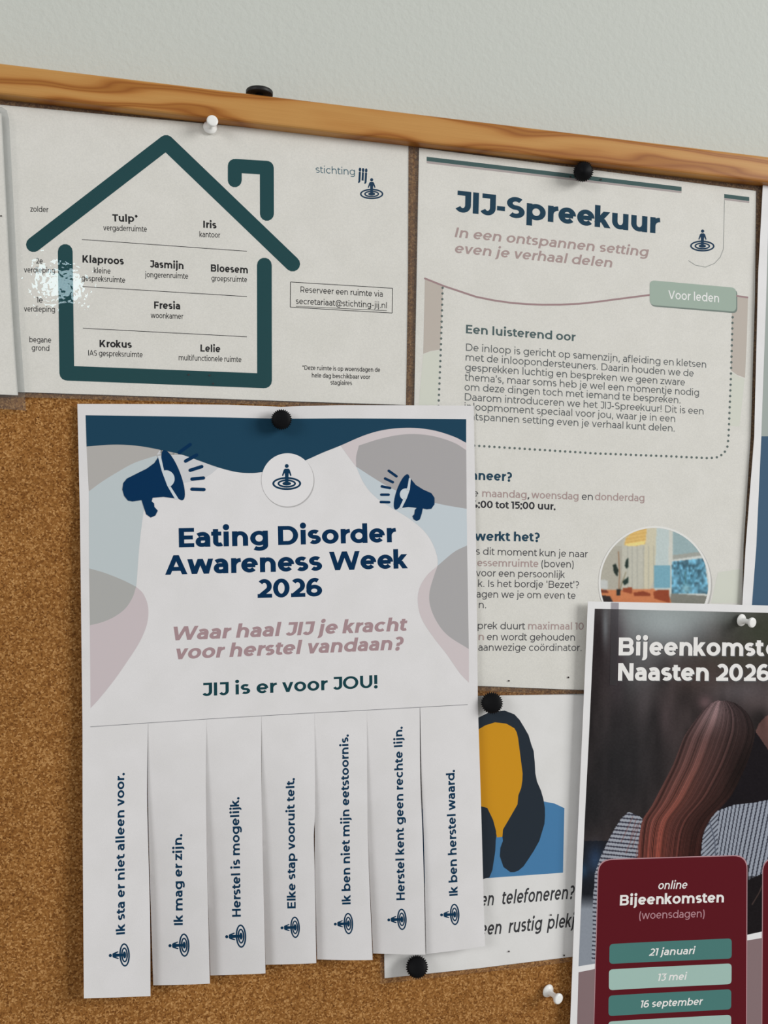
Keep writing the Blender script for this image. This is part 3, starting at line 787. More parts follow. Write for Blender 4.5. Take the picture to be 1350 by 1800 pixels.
# ---- pictures printed on paper: a fine grid of coloured cells
class Canvas:
    def __init__(s, x0, x1, y0, y1, d):
        s.xs = np.arange(x0, x1 + d * .5, d); s.ys = np.arange(y0, y1 + d * .5, d)
        s.X, s.Y = np.meshgrid(s.xs, s.ys); s.C = np.zeros(s.X.shape + (3,)) + 128.0
    def inside(s, poly):
        q = np.zeros(s.X.shape, bool); n = len(poly)
        for i in range(n):
            x1, y1 = poly[i]; x2, y2 = poly[(i + 1) % n]
            if y1 == y2: continue
            c = ((y1 > s.Y) != (y2 > s.Y)) & (s.X < (x2 - x1) * (s.Y - y1) / (y2 - y1) + x1)
            q ^= c
        return q
    def fill(s, poly, col, a=1.0, m=None):
        q = s.inside(poly) if m is None else m
        s.C[q] = s.C[q] * (1 - a) + np.array(col, float) * a; return q
    def blob(s, x, y, rx, ry, col, a=1.0, m=None, hard=1.0):
        g = np.clip(np.exp(-(((s.X - x) / rx) ** 2 + ((s.Y - y) / ry) ** 2)) * hard, 0, 1) * a
        if m is not None: g = g * m
        s.C = s.C * (1 - g[..., None]) + np.array(col, float) * g[..., None]
    def line(s, pts, wd, col, a=1.0):
        D = np.full(s.X.shape, 1e9)
        for (x1, y1), (x2, y2) in zip(pts[:-1], pts[1:]):
            L2 = (x2 - x1) ** 2 + (y2 - y1) ** 2 + 1e-9
            tt = np.clip(((s.X - x1) * (x2 - x1) + (s.Y - y1) * (y2 - y1)) / L2, 0, 1)
            D = np.minimum(D, np.hypot(s.X - x1 - tt * (x2 - x1), s.Y - y1 - tt * (y2 - y1)))
        g = np.clip(wd / 2 + .5 - D, 0, 1) * a
        s.C = s.C * (1 - g[..., None]) + np.array(col, float) * g[..., None]
    def build(s, name, S, lift, keep, parent, m):
        X, Y = s.X, s.Y
        bx, by = S.P(X.ravel(), Y.ravel()); V = S.W(bx, by, lift)
        ny, nx = X.shape
        idx = np.arange(ny * nx).reshape(ny, nx)
        k = keep[:-1, :-1] & keep[1:, 1:] & keep[:-1, 1:] & keep[1:, :-1]
        F = np.stack([idx[:-1, :-1], idx[1:, :-1], idx[1:, 1:], idx[:-1, 1:]], -1)[k]
        used = np.unique(F); remap = np.full(ny * nx, -1); remap[used] = np.arange(len(used)); F = remap[F]
        V = V[used] - np.array(S.origin)
        me = bpy.data.meshes.new(name)
        me.vertices.add(len(V)); me.vertices.foreach_set('co', V.ravel())
        me.loops.add(F.size); me.loops.foreach_set('vertex_index', F.ravel().astype(np.int32))
        me.polygons.add(len(F)); me.polygons.foreach_set('loop_start', np.arange(0, F.size, 4, dtype=np.int32))
        me.polygons.foreach_set('loop_total', np.full(len(F), 4, dtype=np.int32))
        me.update(); me.validate()
        at = me.color_attributes.new('picture', 'FLOAT_COLOR', 'POINT')
        c = np.ones((len(V), 4)); c[:, :3] = alb(np.clip(s.C, 0, 255)).reshape(-1, 3)[used]
        at.data.foreach_set('color', c.ravel().astype(np.float32))
        me.polygons.foreach_set('use_smooth', [True] * len(F))
        me.materials.append(m)
        o = bpy.data.objects.new(name, me); sc.collection.objects.link(o); o.parent = parent
        return o
PIC = vcol_material('printed_picture')
def vnoise(shape, gx, gy, rng):
    """smooth value noise on an index grid, cells gx by gy"""
    ny, nx = shape; a = rng.random((int(ny / gy) + 3, int(nx / gx) + 3))
    y = np.arange(ny) / gy; x = np.arange(nx) / gx
    yi = y.astype(int); xi = x.astype(int); fy = y - yi; fx = x - xi
    fy = fy * fy * (3 - 2 * fy); fx = fx * fx * (3 - 2 * fx)
    A = a[yi][:, xi]; B_ = a[yi][:, xi + 1]; C_ = a[yi + 1][:, xi]; D_ = a[yi + 1][:, xi + 1]
    fy = fy[:, None]; fx = fx[None]
    return A * (1 - fx) * (1 - fy) + B_ * fx * (1 - fy) + C_ * (1 - fx) * fy + D_ * fx * fy

# round room photo on the tall sheet
rng = np.random.default_rng(5)
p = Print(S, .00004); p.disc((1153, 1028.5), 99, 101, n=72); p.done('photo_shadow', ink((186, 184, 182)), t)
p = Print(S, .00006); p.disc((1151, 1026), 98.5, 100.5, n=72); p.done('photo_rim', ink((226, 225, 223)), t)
cv = Canvas(1050, 1252, 924, 1124, 1.1)
cv.C[:] = (186, 184, 174)
cv.fill([(1050, 960), (1098, 960), (1096, 1040), (1050, 1040)], (176, 172, 160))
cv.fill([(1093, 955), (1125, 925), (1160, 925), (1158, 1045), (1093, 1045)], (192, 190, 178))
cv.fill([(1134, 925), (1156, 925), (1158, 1000), (1140, 1040), (1130, 1040)], (204, 198, 176))
for xx in (1103, 1111, 1120, 1131, 1140, 1149): cv.line([(xx, 960), (xx, 1040)], 1.6, (158, 158, 150), .6)
cv.fill([(1154, 925), (1182, 925), (1180, 1045), (1150, 1045)], (190, 202, 202))
cv.fill([(1180, 925), (1250, 925), (1250, 985), (1180, 985)], (152, 174, 178))
cv.fill([(1181, 976), (1230, 970), (1236, 977), (1181, 986)], (160, 162, 156))
cv.fill([(1176, 925), (1182, 925), (1182, 1045), (1174, 1045)], (206, 206, 198))
cv.fill([(1150, 994), (1178, 994), (1178, 1034), (1150, 1034)], (120, 168, 186))
cv.fill([(1181, 984), (1244, 975), (1250, 1050), (1180, 1046)], (208, 210, 206))
win = cv.fill([(1181, 987), (1238, 981), (1246, 1044), (1180, 1043)], (104, 160, 186))
nz = vnoise(cv.X.shape, 3, 4, rng)
cv.C[win] = cv.C[win] * (.55 + .75 * nz[win][:, None])
for a in range(9): cv.line([(1202 + a * 1.5, 1030), (1186 + a * 7, 990)], 1.0, (30, 84, 104), .6)
cv.blob(1206, 1034, 7, 8, (150, 196, 205), .8); cv.line([(1205, 1025), (1204, 1005)], 1.6, (70, 110, 110), .8)
cv.fill([(1180, 1043), (1250, 1048), (1250, 1064), (1176, 1060)], (128, 128, 120))
cv.fill([(1050, 1035), (1068, 1037), (1148, 1035), (1178, 1052), (1180, 1062), (1050, 1062)], (204, 128, 84))
cv.fill([(1050, 1018), (1068, 1020), (1068, 1036), (1050, 1036)], (196, 198, 196))
cv.fill([(1094, 1034), (1111, 1032), (1111, 1044), (1094, 1040)], (150, 72, 42))
cv.fill([(1113, 1042), (1130, 1039), (1143, 1043), (1143, 1048), (1115, 1048)], (140, 64, 36))
cv.fill([(1148, 1041), (1156, 1037), (1176, 1037), (1177, 1060), (1150, 1052)], (146, 66, 36))
cv.fill([(1054, 1036), (1066, 1037), (1070, 1042), (1054, 1042)], (120, 60, 40)); cv.fill([(1054, 1046), (1072, 1048), (1078, 1060), (1054, 1062)], (44, 34, 34))
cv.fill([(1097, 958), (1100, 946), (1112, 934), (1137, 928), (1134, 956), (1118, 960)], (214, 176, 104))
for yy in (936, 942, 948, 954): cv.line([(1099, yy + 3), (1136, yy - 3)], 1.2, (240, 208, 140), .7)
cv.fill([(1099, 956), (1134, 950), (1132, 957), (1112, 960), (1100, 959)], (244, 214, 140))
cv.line([(1087, 1044), (1089, 1010), (1087, 970)], 1.6, (150, 110, 80)); cv.line([(1088, 1040), (1100, 1006)], 1.3, (120, 110, 80))
cv.fill([(1077, 993), (1082, 991), (1087, 1002), (1085, 1014), (1079, 1006)], (26, 40, 34)); cv.fill([(1100, 985), (1104, 980), (1105, 996), (1101, 1000), (1098, 994)], (26, 44, 38))
cv.fill([(1094, 1022), (1104, 1014), (1105, 1024), (1097, 1029)], (26, 48, 42)); cv.fill([(1083, 1036), (1091, 1036), (1090, 1047), (1084, 1047)], (36, 34, 32))
for _ in range(2):
    q = np.pad(cv.C, ((1, 1), (1, 1), (0, 0)), 'edge'); cv.C = (q[1:-1, 1:-1] * 2 + q[:-2, 1:-1] + q[2:, 1:-1] + q[1:-1, :-2] + q[1:-1, 2:]) / 6
cv.C += (vnoise(cv.X.shape, 2, 2, rng)[..., None] - .5) * 8
keep = ((cv.X - 1149.8) / 96) ** 2 + ((cv.Y - 1024.2) / 98) ** 2 <= 1.0
cv.build('round_photo', S, .00012, keep, t, PIC)
p = Print(S, .00015); p.ring((1150.2, 1025), 96.6, 98.6, 3.4, n=90); p.done('photo_rim', ink((226, 225, 223)), t)

# ------------------------------------------------------------------ sheet at the far right
RIGHT = [(1341.6, 315), (1440, 327), (1420, 1070), (1304.5, 1070), (1311, 960), (1326, 767), (1333, 480)]
S, t = make_sheet('right_sheet', 'white edged sheet at the far right with grey-green top and blue lower field', 'sheet', .0032, RIGHT, PAPER_W, .0002)
p = Print(S); p.poly([(1350.5, 400), (1430, 410), (1415, 767), (1338.3, 767), (1347, 520)]); p.done('grey_field', ink((158, 166, 162)), t)
p = Print(S); p.poly([(1338.3, 767), (1415, 767), (1410, 1066), (1321.5, 1066), (1329.5, 960)]); p.done('blue_field', ink((66, 92, 116)), t)

# ------------------------------------------------------------------ phone sheet below
LOW = [(669, 1230), (860, 1222.5), (1028, 1220), (1150, 1217), (1142, 1664), (1003, 1682), (840, 1702), (676, 1719.5)]
LOWP = paper_material('laminated_white', (221, 220, 220), .01, 1500)
S, t = make_sheet('quiet_corner_sheet', 'laminated sheet with navy, yellow and blue shapes behind the tear-off strips', 'sheet', .0010, LOW, LOWP, edge=FILM_THIN,
                  film_px=[(660, 1221), (860, 1214), (1160, 1208), (1152, 1672), (1003, 1690), (930, 1700), (840, 1709), (668, 1729)])
p = Print(S); p.poly([(700, 1440), (760, 1415), (850, 1400), (957, 1409), (975, 1412.5), (992, 1420.5), (989.7, 1534), (863, 1543), (700, 1556)]); p.done('blue_shape', ink((66, 122, 168)), t)
NV = ink((20, 34, 47))
p = Print(S, .00006)
p.poly([(760, 1330), (790, 1290), (820, 1271), (839.5, 1262), (860, 1252), (887, 1249), (904, 1255.5), (913, 1265), (921, 1278), (929, 1292), (934, 1309), (938, 1320), (940, 1340), (941, 1359.5), (944, 1374), (951, 1390), (955, 1404), (957.8, 1420.5),
        (958, 1434), (957, 1448), (948, 1478), (938, 1496), (927.6, 1512), (920, 1523), (911, 1530.5), (904, 1533), (897, 1533), (885, 1524), (878.5, 1505), (879.5, 1490), (884, 1478), (883, 1470), (873, 1466), (871, 1480), (870, 1500), (866, 1525), (860, 1542), (840, 1548), (780, 1500), (760, 1420)])
p.done('navy_shape', NV, t)
p = Print(S, .00009)
p.poly([(790, 1330), (815, 1297), (839.5, 1283), (853, 1275), (870, 1269.7), (890, 1272), (904, 1280), (908, 1287), (910.5, 1297), (915, 1332), (918.5, 1359.5), (918, 1372), (916, 1385), (911, 1398), (909.5, 1414), (894, 1441), (884, 1458), (883, 1471), (873.4, 1472), (870.7, 1458), (856.4, 1420.5), (844.6, 1417), (800, 1400)])
p.done('yellow_shape', ink((202, 143, 5)), t)
p = Print(S, .00012)
p.poly([(800, 1424), (844.6, 1417), (856.4, 1420), (866.6, 1441), (872, 1461), (870.5, 1495), (865.5, 1529), (860, 1542.5), (800, 1548)]); p.done('navy_shape', NV, t)
p = Print(S)
p.text('Even', (822, 1595), (866.8, 1591.3), 23.5, 600, .26, track=20); p.text('telefoneren?', (881, 1590), (1008, 1579.5), 23.5, 600, .26, track=20)
p.text('een', (843, 1644.5), (880, 1641.5), 23.5, 600, .26, track=20); p.text('rustig', (893.7, 1640.2), (951, 1634.5), 23.5, 600, .26, track=20); p.text('plekje', (962, 1633.5), (1021, 1628), 23.5, 600, .26, track=20)
p.done('handwritten_words', ink((50, 50, 54)), t)
holes(S, [(968, 1608), (894, 1672), (991, 1679)], t)

# ------------------------------------------------------------------ the tear-off poster
xa, ya = px2b([495.0], [737.0], .004); PX0, PY0 = float(xa[0]), float(ya[0])
_, yb = px2b([495.0], [1255.0], .005); YCUT = float(yb[0])
def poster_h(X, Y):
    X = np.asarray(X, float); Y = np.asarray(Y, float)
    r2 = (X - PX0) ** 2 + (Y - PY0) ** 2
    tt = np.clip((PY0 - Y) / (PY0 - YCUT), 0, 1.2)
    pin = -.0016 * np.exp(-r2 / .0011)
    return .0034 + .0020 * np.sin(tt * 1.5) + pin - .0008 * ((X - PX0) / .1) ** 2 * (1 - tt)
BODY = [(136, 710), (300, 710.5), (400, 711.5), (455, 713.5), (495, 715.2), (530, 713.8), (600, 712.2), (833, 713), (836, 900), (838.5, 1100), (840, 1238),
        (822, 1239.8), (738, 1244.2), (645.2, 1249.5), (553, 1254), (460, 1259.5), (363, 1265), (260.2, 1272), (158.7, 1278.5), (145, 1279.3), (140.5, 900)]
S, t = make_sheet('tear_off_poster', 'white poster with navy headline, megaphones and seven hanging tear-off strips', 'poster', poster_h, BODY, PAPER, .00016, .003)
SP = S
def up(*pts): return [(120 + x / 3.1025, 680 + y / 3.1025) for x, y in pts]
def vp(*pts): return [(460 + x / 3.1025, 680 + y / 3.1025) for x, y in pts]
def smooth(pts, n=5):
    """Catmull-Rom through open points"""
    P_ = [np.array(q, float) for q in pts]; P_ = [2 * P_[0] - P_[1]] + P_ + [2 * P_[-1] - P_[-2]]; out = []
    for i in range(1, len(P_) - 2):
        a, b, c, d = P_[i - 1:i + 3]
        for k in range(n):
            q = k / n
            out.append(tuple(.5 * ((2 * b) + (-a + c) * q + (2 * a - 5 * b + 4 * c - d) * q * q + (-a + 3 * b - 3 * c + d) * q ** 3)))
    out.append(tuple(P_[-2])); return out
band_l = smooth(up((100, 325), (250, 315), (380, 322), (500, 343), (620, 370), (720, 405), (820, 440), (920, 465), (1000, 470), (1060, 465)))
band_r = smooth(vp((60, 455), (160, 430), (245, 398), (330, 360), (430, 320), (550, 268), (650, 238), (750, 225), (850, 225), (950, 240), (1050, 272), (1115, 305)))
DN = .00003
def shape(name, pts, col, lay):
    p_ = Print(SP, DN * lay); p_.poly(pts, .003); return p_.done(name, ink(col), t)
shape('blue_band', [(150.6, 730)] + band_l + band_r + [(819.4, 737), (600, 735.5), (495, 736), (300, 732)], (28, 64, 86), 3)
cut1 = smooth(up((112, 570), (180, 520), (260, 470), (360, 415), (480, 375)))
shape('tan_shape', band_l[:21] + cut1[::-1], (172, 169, 166), 1)
shape('light_shape', up((480, 375), (500, 343), (620, 370), (720, 405), (820, 440), (780, 475), (730, 505), (640, 522), (540, 520)), (198, 199, 202), 1)
dk_top = smooth(up((114, 990), (200, 1015), (300, 1055), (370, 1090)))
shape('pale_blue_shape', cut1 + smooth(up((520, 420), (540, 500), (470, 590), (420, 650), (400, 760), (385, 900), (375, 1040), (370, 1090))) + dk_top[::-1], (184, 193, 196), 1)
dk_low = smooth(up((370, 1090), (350, 1150), (310, 1210), (250, 1255), (180, 1285), (118, 1300)))
shape('grey_shape', dk_top + dk_low, (167, 167, 165), 1)
shape('pink_shape', dk_low[::-1] + smooth(up((370, 1090), (410, 1130), (435, 1200), (430, 1290), (390, 1390), (320, 1500), (250, 1600), (170, 1700), (122, 1752))), (195, 184, 187), 1)
blob_top = smooth(vp((1115, 345), (1050, 305), (950, 272), (850, 258), (750, 262), (640, 285), (530, 320)))
blob_l = smooth(vp((530, 320), (515, 380), (515, 435)))
blob_b = smooth(vp((515, 435), (600, 490), (700, 550), (800, 592), (900, 622), (1000, 645), (1118, 665)))
i0 = 20
shape('pink_shape', band_r[i0:] + [(819.6, 785)] + blob_top + blob_l[1:] + smooth(vp((480, 390), (430, 320))), (202, 193, 195), 1)
shape('grey_shape', blob_top + blob_l[1:] + blob_b[1:], (164, 161, 162), 1)
edge_b = smooth(vp((515, 435), (560, 530), (620, 600), (700, 655), (800, 715), (880, 780), (930, 850), (958, 930), (960, 975)))
dr = smooth(vp((960, 975), (1050, 900), (1120, 865)))
shape('pale_blue_shape', blob_b + dr[::-1] + edge_b[::-1], (190, 199, 205), 1)
dl = smooth(vp((960, 975), (940, 1030), (915, 1120), (920, 1200), (960, 1290), (1020, 1360), (1130, 1430)))
shape('grey_shape', dr + [(824, 1141)] + dl[::-1], (165, 163, 164), 1)
shape('pink_shape', dl[::-1] + smooth(vp((960, 975), (900, 1030), (860, 1100), (852, 1180), (875, 1270), (940, 1370), (1010, 1460), (1080, 1560), (1130, 1613))), (200, 190, 192), 1)
p = Print(SP, DN * 4); p.disc((506.6, 845.2), 46, 47, n=60); p.done('badge_shadow', ink((176, 174, 174)), t)
p = Print(SP, DN * 5.2); p.disc((505.3, 843.6), 45.8, 46.8, n=60); p.done('round_badge', ink((219, 217, 218)), t)
p = Print(SP, DN * 6.6); p.logo((504, 850), 25.3); p.done('logo_mark', NAVY, t)
MEG = ink((4, 46, 82)); PALE = ink((196, 204, 210))
def horn(f, cone, disc, notch, lines, lw):
    p_ = Print(SP, DN * 4.4)
    (cx, cy, maj, mnr, dx, dy) = disc; L_ = math.hypot(dx, dy); dx /= L_; dy /= L_
    p_.poly(f(*[(cx + maj * math.cos(a) * dx - mnr * math.sin(a) * dy, cy + maj * math.cos(a) * dy + mnr * math.sin(a) * dx) for a in np.linspace(0, 2 * math.pi, 40, endpoint=False)]), .02)
    for a, b in lines: p_.stroke(f(a, b), lw)
    a_ = p_.done('megaphone_print', MEG, t)
    p_ = Print(SP, DN * 5.4); q = np.mean(np.array(cone[:4] + cone[-3:]), 0)
    p_.poly(f(*[(notch[0] + notch[2] * math.cos(a), notch[1] + notch[2] * math.sin(a)) for a in np.linspace(0, 2 * math.pi, 30, endpoint=False)]), .02)
    c0 = np.mean(np.array(cone), 0)
    p_.poly(f(*notch[3]), .02)
    p_.done('megaphone_gap', PALE, t)
    p_ = Print(SP, DN * 6.8); p_.poly(f(*cone), .02); p_.done('megaphone_print', MEG, t)
horn(up, [(490, 385), (470, 415), (430, 445), (370, 475), (320, 500), (300, 525), (295, 560), (305, 595), (325, 620), (350, 625), (400, 618), (410, 650), (425, 695), (450, 713), (475, 702), (488, 675), (470, 655), (468, 635), (455, 625), (460, 605), (520, 600), (580, 608), (540, 540), (510, 460)],
     (572, 482, 146, 40, 104, 272), (533, 502, 47, [(488, 375), (505, 378), (522, 455), (556, 540), (602, 612), (580, 612), (535, 545), (505, 460)]), [((605, 358), (665, 315)), ((640, 405), (700, 372)), ((665, 455), (728, 435)), ((675, 503), (737, 497)), ((675, 558), (740, 560))], 6)
horn(vp, [(813, 502), (840, 535), (880, 560), (925, 580), (942, 605), (942, 640), (925, 665), (900, 668), (878, 663), (873, 690), (862, 723), (845, 732), (828, 722), (822, 705), (832, 695), (835, 672), (845, 660), (800, 655), (765, 660), (790, 610), (808, 560)],
     (763, 573, 102, 28, -67, 191), (785, 586, 32, [(814, 500), (803, 497), (796, 540), (778, 600), (750, 660), (765, 664), (792, 612), (810, 560)]), [((693, 458), (735, 488)), ((673, 500), (715, 520)), ((655, 543), (700, 552)), ((652, 588), (692, 588)), ((650, 628), (695, 629))], 4.4)
p = Print(SP)
p.text('Eating Disorder', (314.6, 962.4), (696.3, 953), 33.2, 760, track=-8); p.text('Awareness Week', (290, 1010.4), (717.4, 999), 33.2, 760, track=-8)
p.text('2026', (452, 1051.2), (566.4, 1048.2), 32.8, 760, track=-8); p.done('headline', ink((4, 44, 78)), t)
p = Print(SP); p.text('Waar haal JIJ je kracht', (300, 1126), (713.5, 1108.7), 23.5, 740, .2, track=-6); p.text('voor herstel vandaan?', (306, 1159.2), (707, 1141.6), 23.5, 740, .2, track=-6); p.done('question_line', ink((162, 136, 140)), t)
p = Print(SP); p.text('JIJ is er voor JOU!', (355.5, 1223.7), (662.6, 1208.8), 22.6, 660); p.done('closing_line', ink((22, 62, 70)), t)
p = Print(SP)
cutl = [(158.7, 1277.6), (260.2, 1270.8), (363, 1264), (460, 1258.3), (553, 1253), (645.2, 1248.3), (738, 1243.2), (822, 1238.6)]
p.stroke(cutl, .9, False); p.done('cut_line', ink((120, 120, 124)), t)
# strips: pixel outlines (left edge top->bottom, right edge top->bottom)
STR = [
 ([(145, 1279), (145.3, 1451), (147.4, 1755)], [(260.2, 1270.5), (258.5, 1395), (260.5, 1484), (263.7, 1610), (264.5, 1751)], 'Ik sta er niet alleen voor.', (219.6, 1641.8), (218.4, 1359.5), (219, 1678.5, 20.5)),
 ([(260.5, 1271), (260, 1400), (264, 1560), (269.4, 1732)], [(363.2, 1264), (361.9, 1388), (364.4, 1546), (369, 1729)], 'Ik mag er zijn.', (321.3, 1626), (319.7, 1467), (323.9, 1661.3), ),
 ([(363.3, 1264.5), (362, 1400), (365, 1560), (369.8, 1714.5)], [(459.6, 1258), (459.3, 1357), (461.7, 1500), (466.7, 1711)], 'Herstel is mogelijk.', (423.4, 1611.3), (420, 1402), (423.6, 1645.5)),
 ([(459.8, 1259), (460, 1400), (462.5, 1540), (466.7, 1695.8)], [(552.8, 1253), (553.8, 1420), (551.5, 1468), (553, 1530), (556, 1693)], 'Elke stap vooruit telt.', (519.8, 1596.6), (517.4, 1368.4), (518.7, 1630)),
 ([(553, 1254), (553.5, 1420), (553.5, 1530), (557.6, 1686.5)], [(644.9, 1248), (645.6, 1404), (648, 1515), (655, 1687.4)], 'Ik ben niet mijn eetstoornis.', (616.3, 1589.4), (612.2, 1291.8), (612.4, 1623.4)),
 ([(645, 1249), (645.5, 1400), (648.5, 1515), (655.8, 1676)], [(737.8, 1243), (738.7, 1366), (742.8, 1467), (746, 1594), (747.7, 1678)], 'Herstel kent geen rechte lijn.', (711.6, 1582), (707, 1278), (706.4, 1616)),
 ([(738.5, 1244), (741, 1370), (745, 1470), (747.5, 1594), (749.2, 1677)], [(840, 1237.5), (845.7, 1420), (849.5, 1560), (852.7, 1663)], 'Ik ben herstel waard.', (804.6, 1574), (798.8, 1354), (799.2, 1607.3)),
]
AMP = [(.0004, .0012), (-.0040, .0022), (-.0042, .0022), (-.0038, .0020), (-.0032, .0018), (-.0036, .0020), (-.0022, .0004)]
for k, sdef in enumerate(STR):
    Lp, Rp, txt, ta, tb, lg = sdef[:6]
    # board axis of this strip
    (lx, rx_), (ly, ry_) = px2b([Lp[0][0], Rp[0][0]], [Lp[0][1], Rp[0][1]], .0062)
    (bx0, bx1), (by0, by1) = px2b([Lp[-1][0], Rp[-1][0]], [Lp[-1][1], Rp[-1][1]], .0075)
    def h(X, Y, lx=lx, rx_=rx_, bx0=bx0, bx1=bx1, y0=(ly + ry_) / 2, y1=(by0 + by1) / 2, am=AMP[k], k=k):
        X = np.asarray(X, float); Y = np.asarray(Y, float)
        tt = np.clip((y0 - Y) / (y0 - y1), 0, 1.05)
        xl = lx + (bx0 - lx) * tt; xr = rx_ + (bx1 - rx_) * tt
        s_ = np.clip((X - xl) / (xr - xl), 0, 1)
        g = np.sin(np.clip(tt, 0, 1) * math.pi / 2) ** 1.1
        base = poster_h(X, np.full_like(Y, y0)) + .0018 * g + .0010 * tt ** 2
        return base + g * (am[0] * (1 - s_) ** 1.8 + am[1] * s_ ** 1.5)
    Sk = Sheet(h); Sk.origin = SP.origin
    outline = Lp[::-1] + Rp
    mid = [(Rp[-1][0] * .5 + Lp[-1][0] * .5, (Rp[-1][1] + Lp[-1][1]) / 2 + (.8 if k in (4, 6) else .4))]
    st = sheet_slab('tear_off_strip', Sk, smooth(Lp[::-1], 3) + smooth(Rp, 3) + mid, PAPER, t, .00016, .003)
    pr = Print(Sk, .00004)
    pr.text(txt, ta, tb, 15.2 if k < 3 else 14.5, 680)
    o = pr.done('strip_words', NAVY, st)
    pr = Print(Sk, .00004)
    pr.logo(lg[:2], 20.5 if k < 3 else 18.8, up=(-1, 0.04))
    pr.done('logo_mark', NAVY, st)

# ------------------------------------------------------------------ meetings poster
BIJ = [(1033.5, 1057.3), (1190, 1060), (1370, 1065), (1470, 1068), (1470, 1900), (1000, 1900), (1002.3, 1800), (1014, 1500), (1024, 1280)]
xa, _ = px2b([1030.0], [1400.0], .004); XB = float(xa[0])
def bij_h(X, Y):
    X = np.asarray(X, float)
    return .0048 + .0008 * np.exp(-((X - XB) / .024) ** 2)
S, t = make_sheet('meetings_poster', 'glossy poster with a photo of long haired people seen from behind and a maroon card', 'poster', bij_h, BIJ, PAPER_W, .0002, .003)
rng = np.random.default_rng(11)
cv = Canvas(1014, 1362, 1066, 1712, 1.2)
_s, _t = np.meshgrid(np.linspace(0, 1, 290), np.linspace(0, 1, 540))
_X = 1017 + 345 * _s; _Y = 1070 + 620 * _t
for _ in range(6):
    _Y = (1070 + (_X - 1045.5) * .0237) * (1 - _t) + np.interp(_X, [1017, 1042, 1100, 1314, 1339, 1362], [1698.5, 1694.5, 1683, 1643, 1637.5, 1636]) * _t
    _X = np.interp(_Y, [1070, 1280, 1450, 1698.5], [1045.5, 1036, 1027.5, 1017]) * (1 - _s) + 1362 * _s
cv.X, cv.Y = _X, _Y; cv.C = np.zeros(_X.shape + (3,)) + 128.0
X, Y = cv.X, cv.Y
n1 = vnoise(X.shape, 22, 60, rng); n2 = vnoise(X.shape, 9, 34, rng); n3 = vnoise(X.shape, 60, 60, rng)
cv.C = np.array([54, 46, 46.]) * (.40 + .45 * n1[..., None] + .35 * n2[..., None] + .25 * n3[..., None])
cv.blob(1165, 1092, 95, 58, (160, 168, 170), .95); cv.blob(1200, 1075, 130, 26, (150, 158, 158), .7); cv.blob(1120, 1175, 40, 60, (110, 112, 114), .6)
cv.blob(1340, 1110, 60, 50, (58, 62, 50), .9); cv.blob(1290, 1160, 60, 30, (74, 72, 62), .6); cv.blob(1240, 1190, 50, 34, (82, 66, 62), .6)
cv.blob(1050, 1130, 24, 90, (36, 29, 31), .9); cv.blob(1085, 1160, 14, 90, (56, 46, 52), .6); cv.blob(1064, 1100, 5, 34, (130, 136, 140), .6)
cv.blob(1100, 1330, 80, 120, (36, 36, 38), .75); cv.blob(1300, 1215, 60, 24, (110, 104, 108), .5); cv.blob(1240, 1235, 12, 12, (130, 100, 104), .5)
cv.blob(1130, 1240, 14, 50, (86, 78, 80), .5); cv.blob(1170, 1260, 14, 46, (88, 74, 76), .45); cv.blob(1340, 1235, 40, 18, (96, 84, 84), .5)
cv.blob(1040, 1420, 40, 60, (30, 30, 32), .8)
m = cv.fill([(1014, 1478), (1070, 1478), (1060, 1560), (1040, 1712), (1014, 1712)], (26, 28, 34))
cv.blob(1046, 1512, 14, 24, (44, 62, 88), .9); cv.blob(1024, 1530, 10, 14, (40, 66, 92), .8)
g = np.clip((Y - 1572) / 26, 0, 1) * (X < 1060)
cv.C = cv.C * (1 - g[..., None]) + np.array([134, 140, 150.]) * g[..., None]
# dark gap between the two
cv.fill([(1262, 1300), (1327, 1285), (1362, 1330), (1362, 1440), (1235, 1470), (1240, 1400)], (22, 18, 22), .96)
# right shirt
sh = [(1231, 1464), (1246, 1438), (1262, 1425), (1290, 1415), (1325, 1411), (1362, 1404), (1362, 1500), (1340, 1535), (1316, 1548), (1316, 1520), (1225, 1520)]
q = cv.fill(sh, (146, 152, 164))
ctr = (X - 1330) * .22 + Y * 0
xx = X + (Y - 1410) * .20 - np.clip(1300 - X, 0, 99) * .15
st_ = (np.sin(xx * 2 * math.pi / 7.6) > .45) & q & (X > 1262)
cv.C[st_] = (52, 54, 66)
q2 = q & (X <= 1262); st_ = (np.sin((Y * .9 + (X - 1231) * .9) * 2 * math.pi / 7.6) > .45) & q2; cv.C[st_] = (56, 58, 70)
cv.line([(1246, 1440), (1256, 1475), (1258, 1505)], 2.2, (90, 96, 110), .9)
cv.blob(1338, 1560, 30, 40, (20, 18, 20), 1.0, m=(Y > 1540)); cv.fill([(1313, 1548), (1340, 1535), (1362, 1500), (1362, 1640), (1313, 1648)], (24, 20, 22), .96)
cv.line([(1322, 1590), (1334, 1570), (1340, 1556)], 1.6, (90, 70, 64), .7)
# left shirt
sl = [(1126, 1436), (1105, 1427), (1091, 1440), (1078, 1461), (1066, 1484), (1055, 1508), (1046, 1535), (1043, 1575), (1041, 1640), (1040, 1690), (1060, 1690), (1060, 1530), (1130, 1530), (1140, 1450)]
q = cv.fill(sl, (150, 154, 164)); st_ = (np.sin((Y - (X - 1090) * .10) * 2 * math.pi / 7.4) > .35) & q; cv.C[st_] = (58, 58, 70)
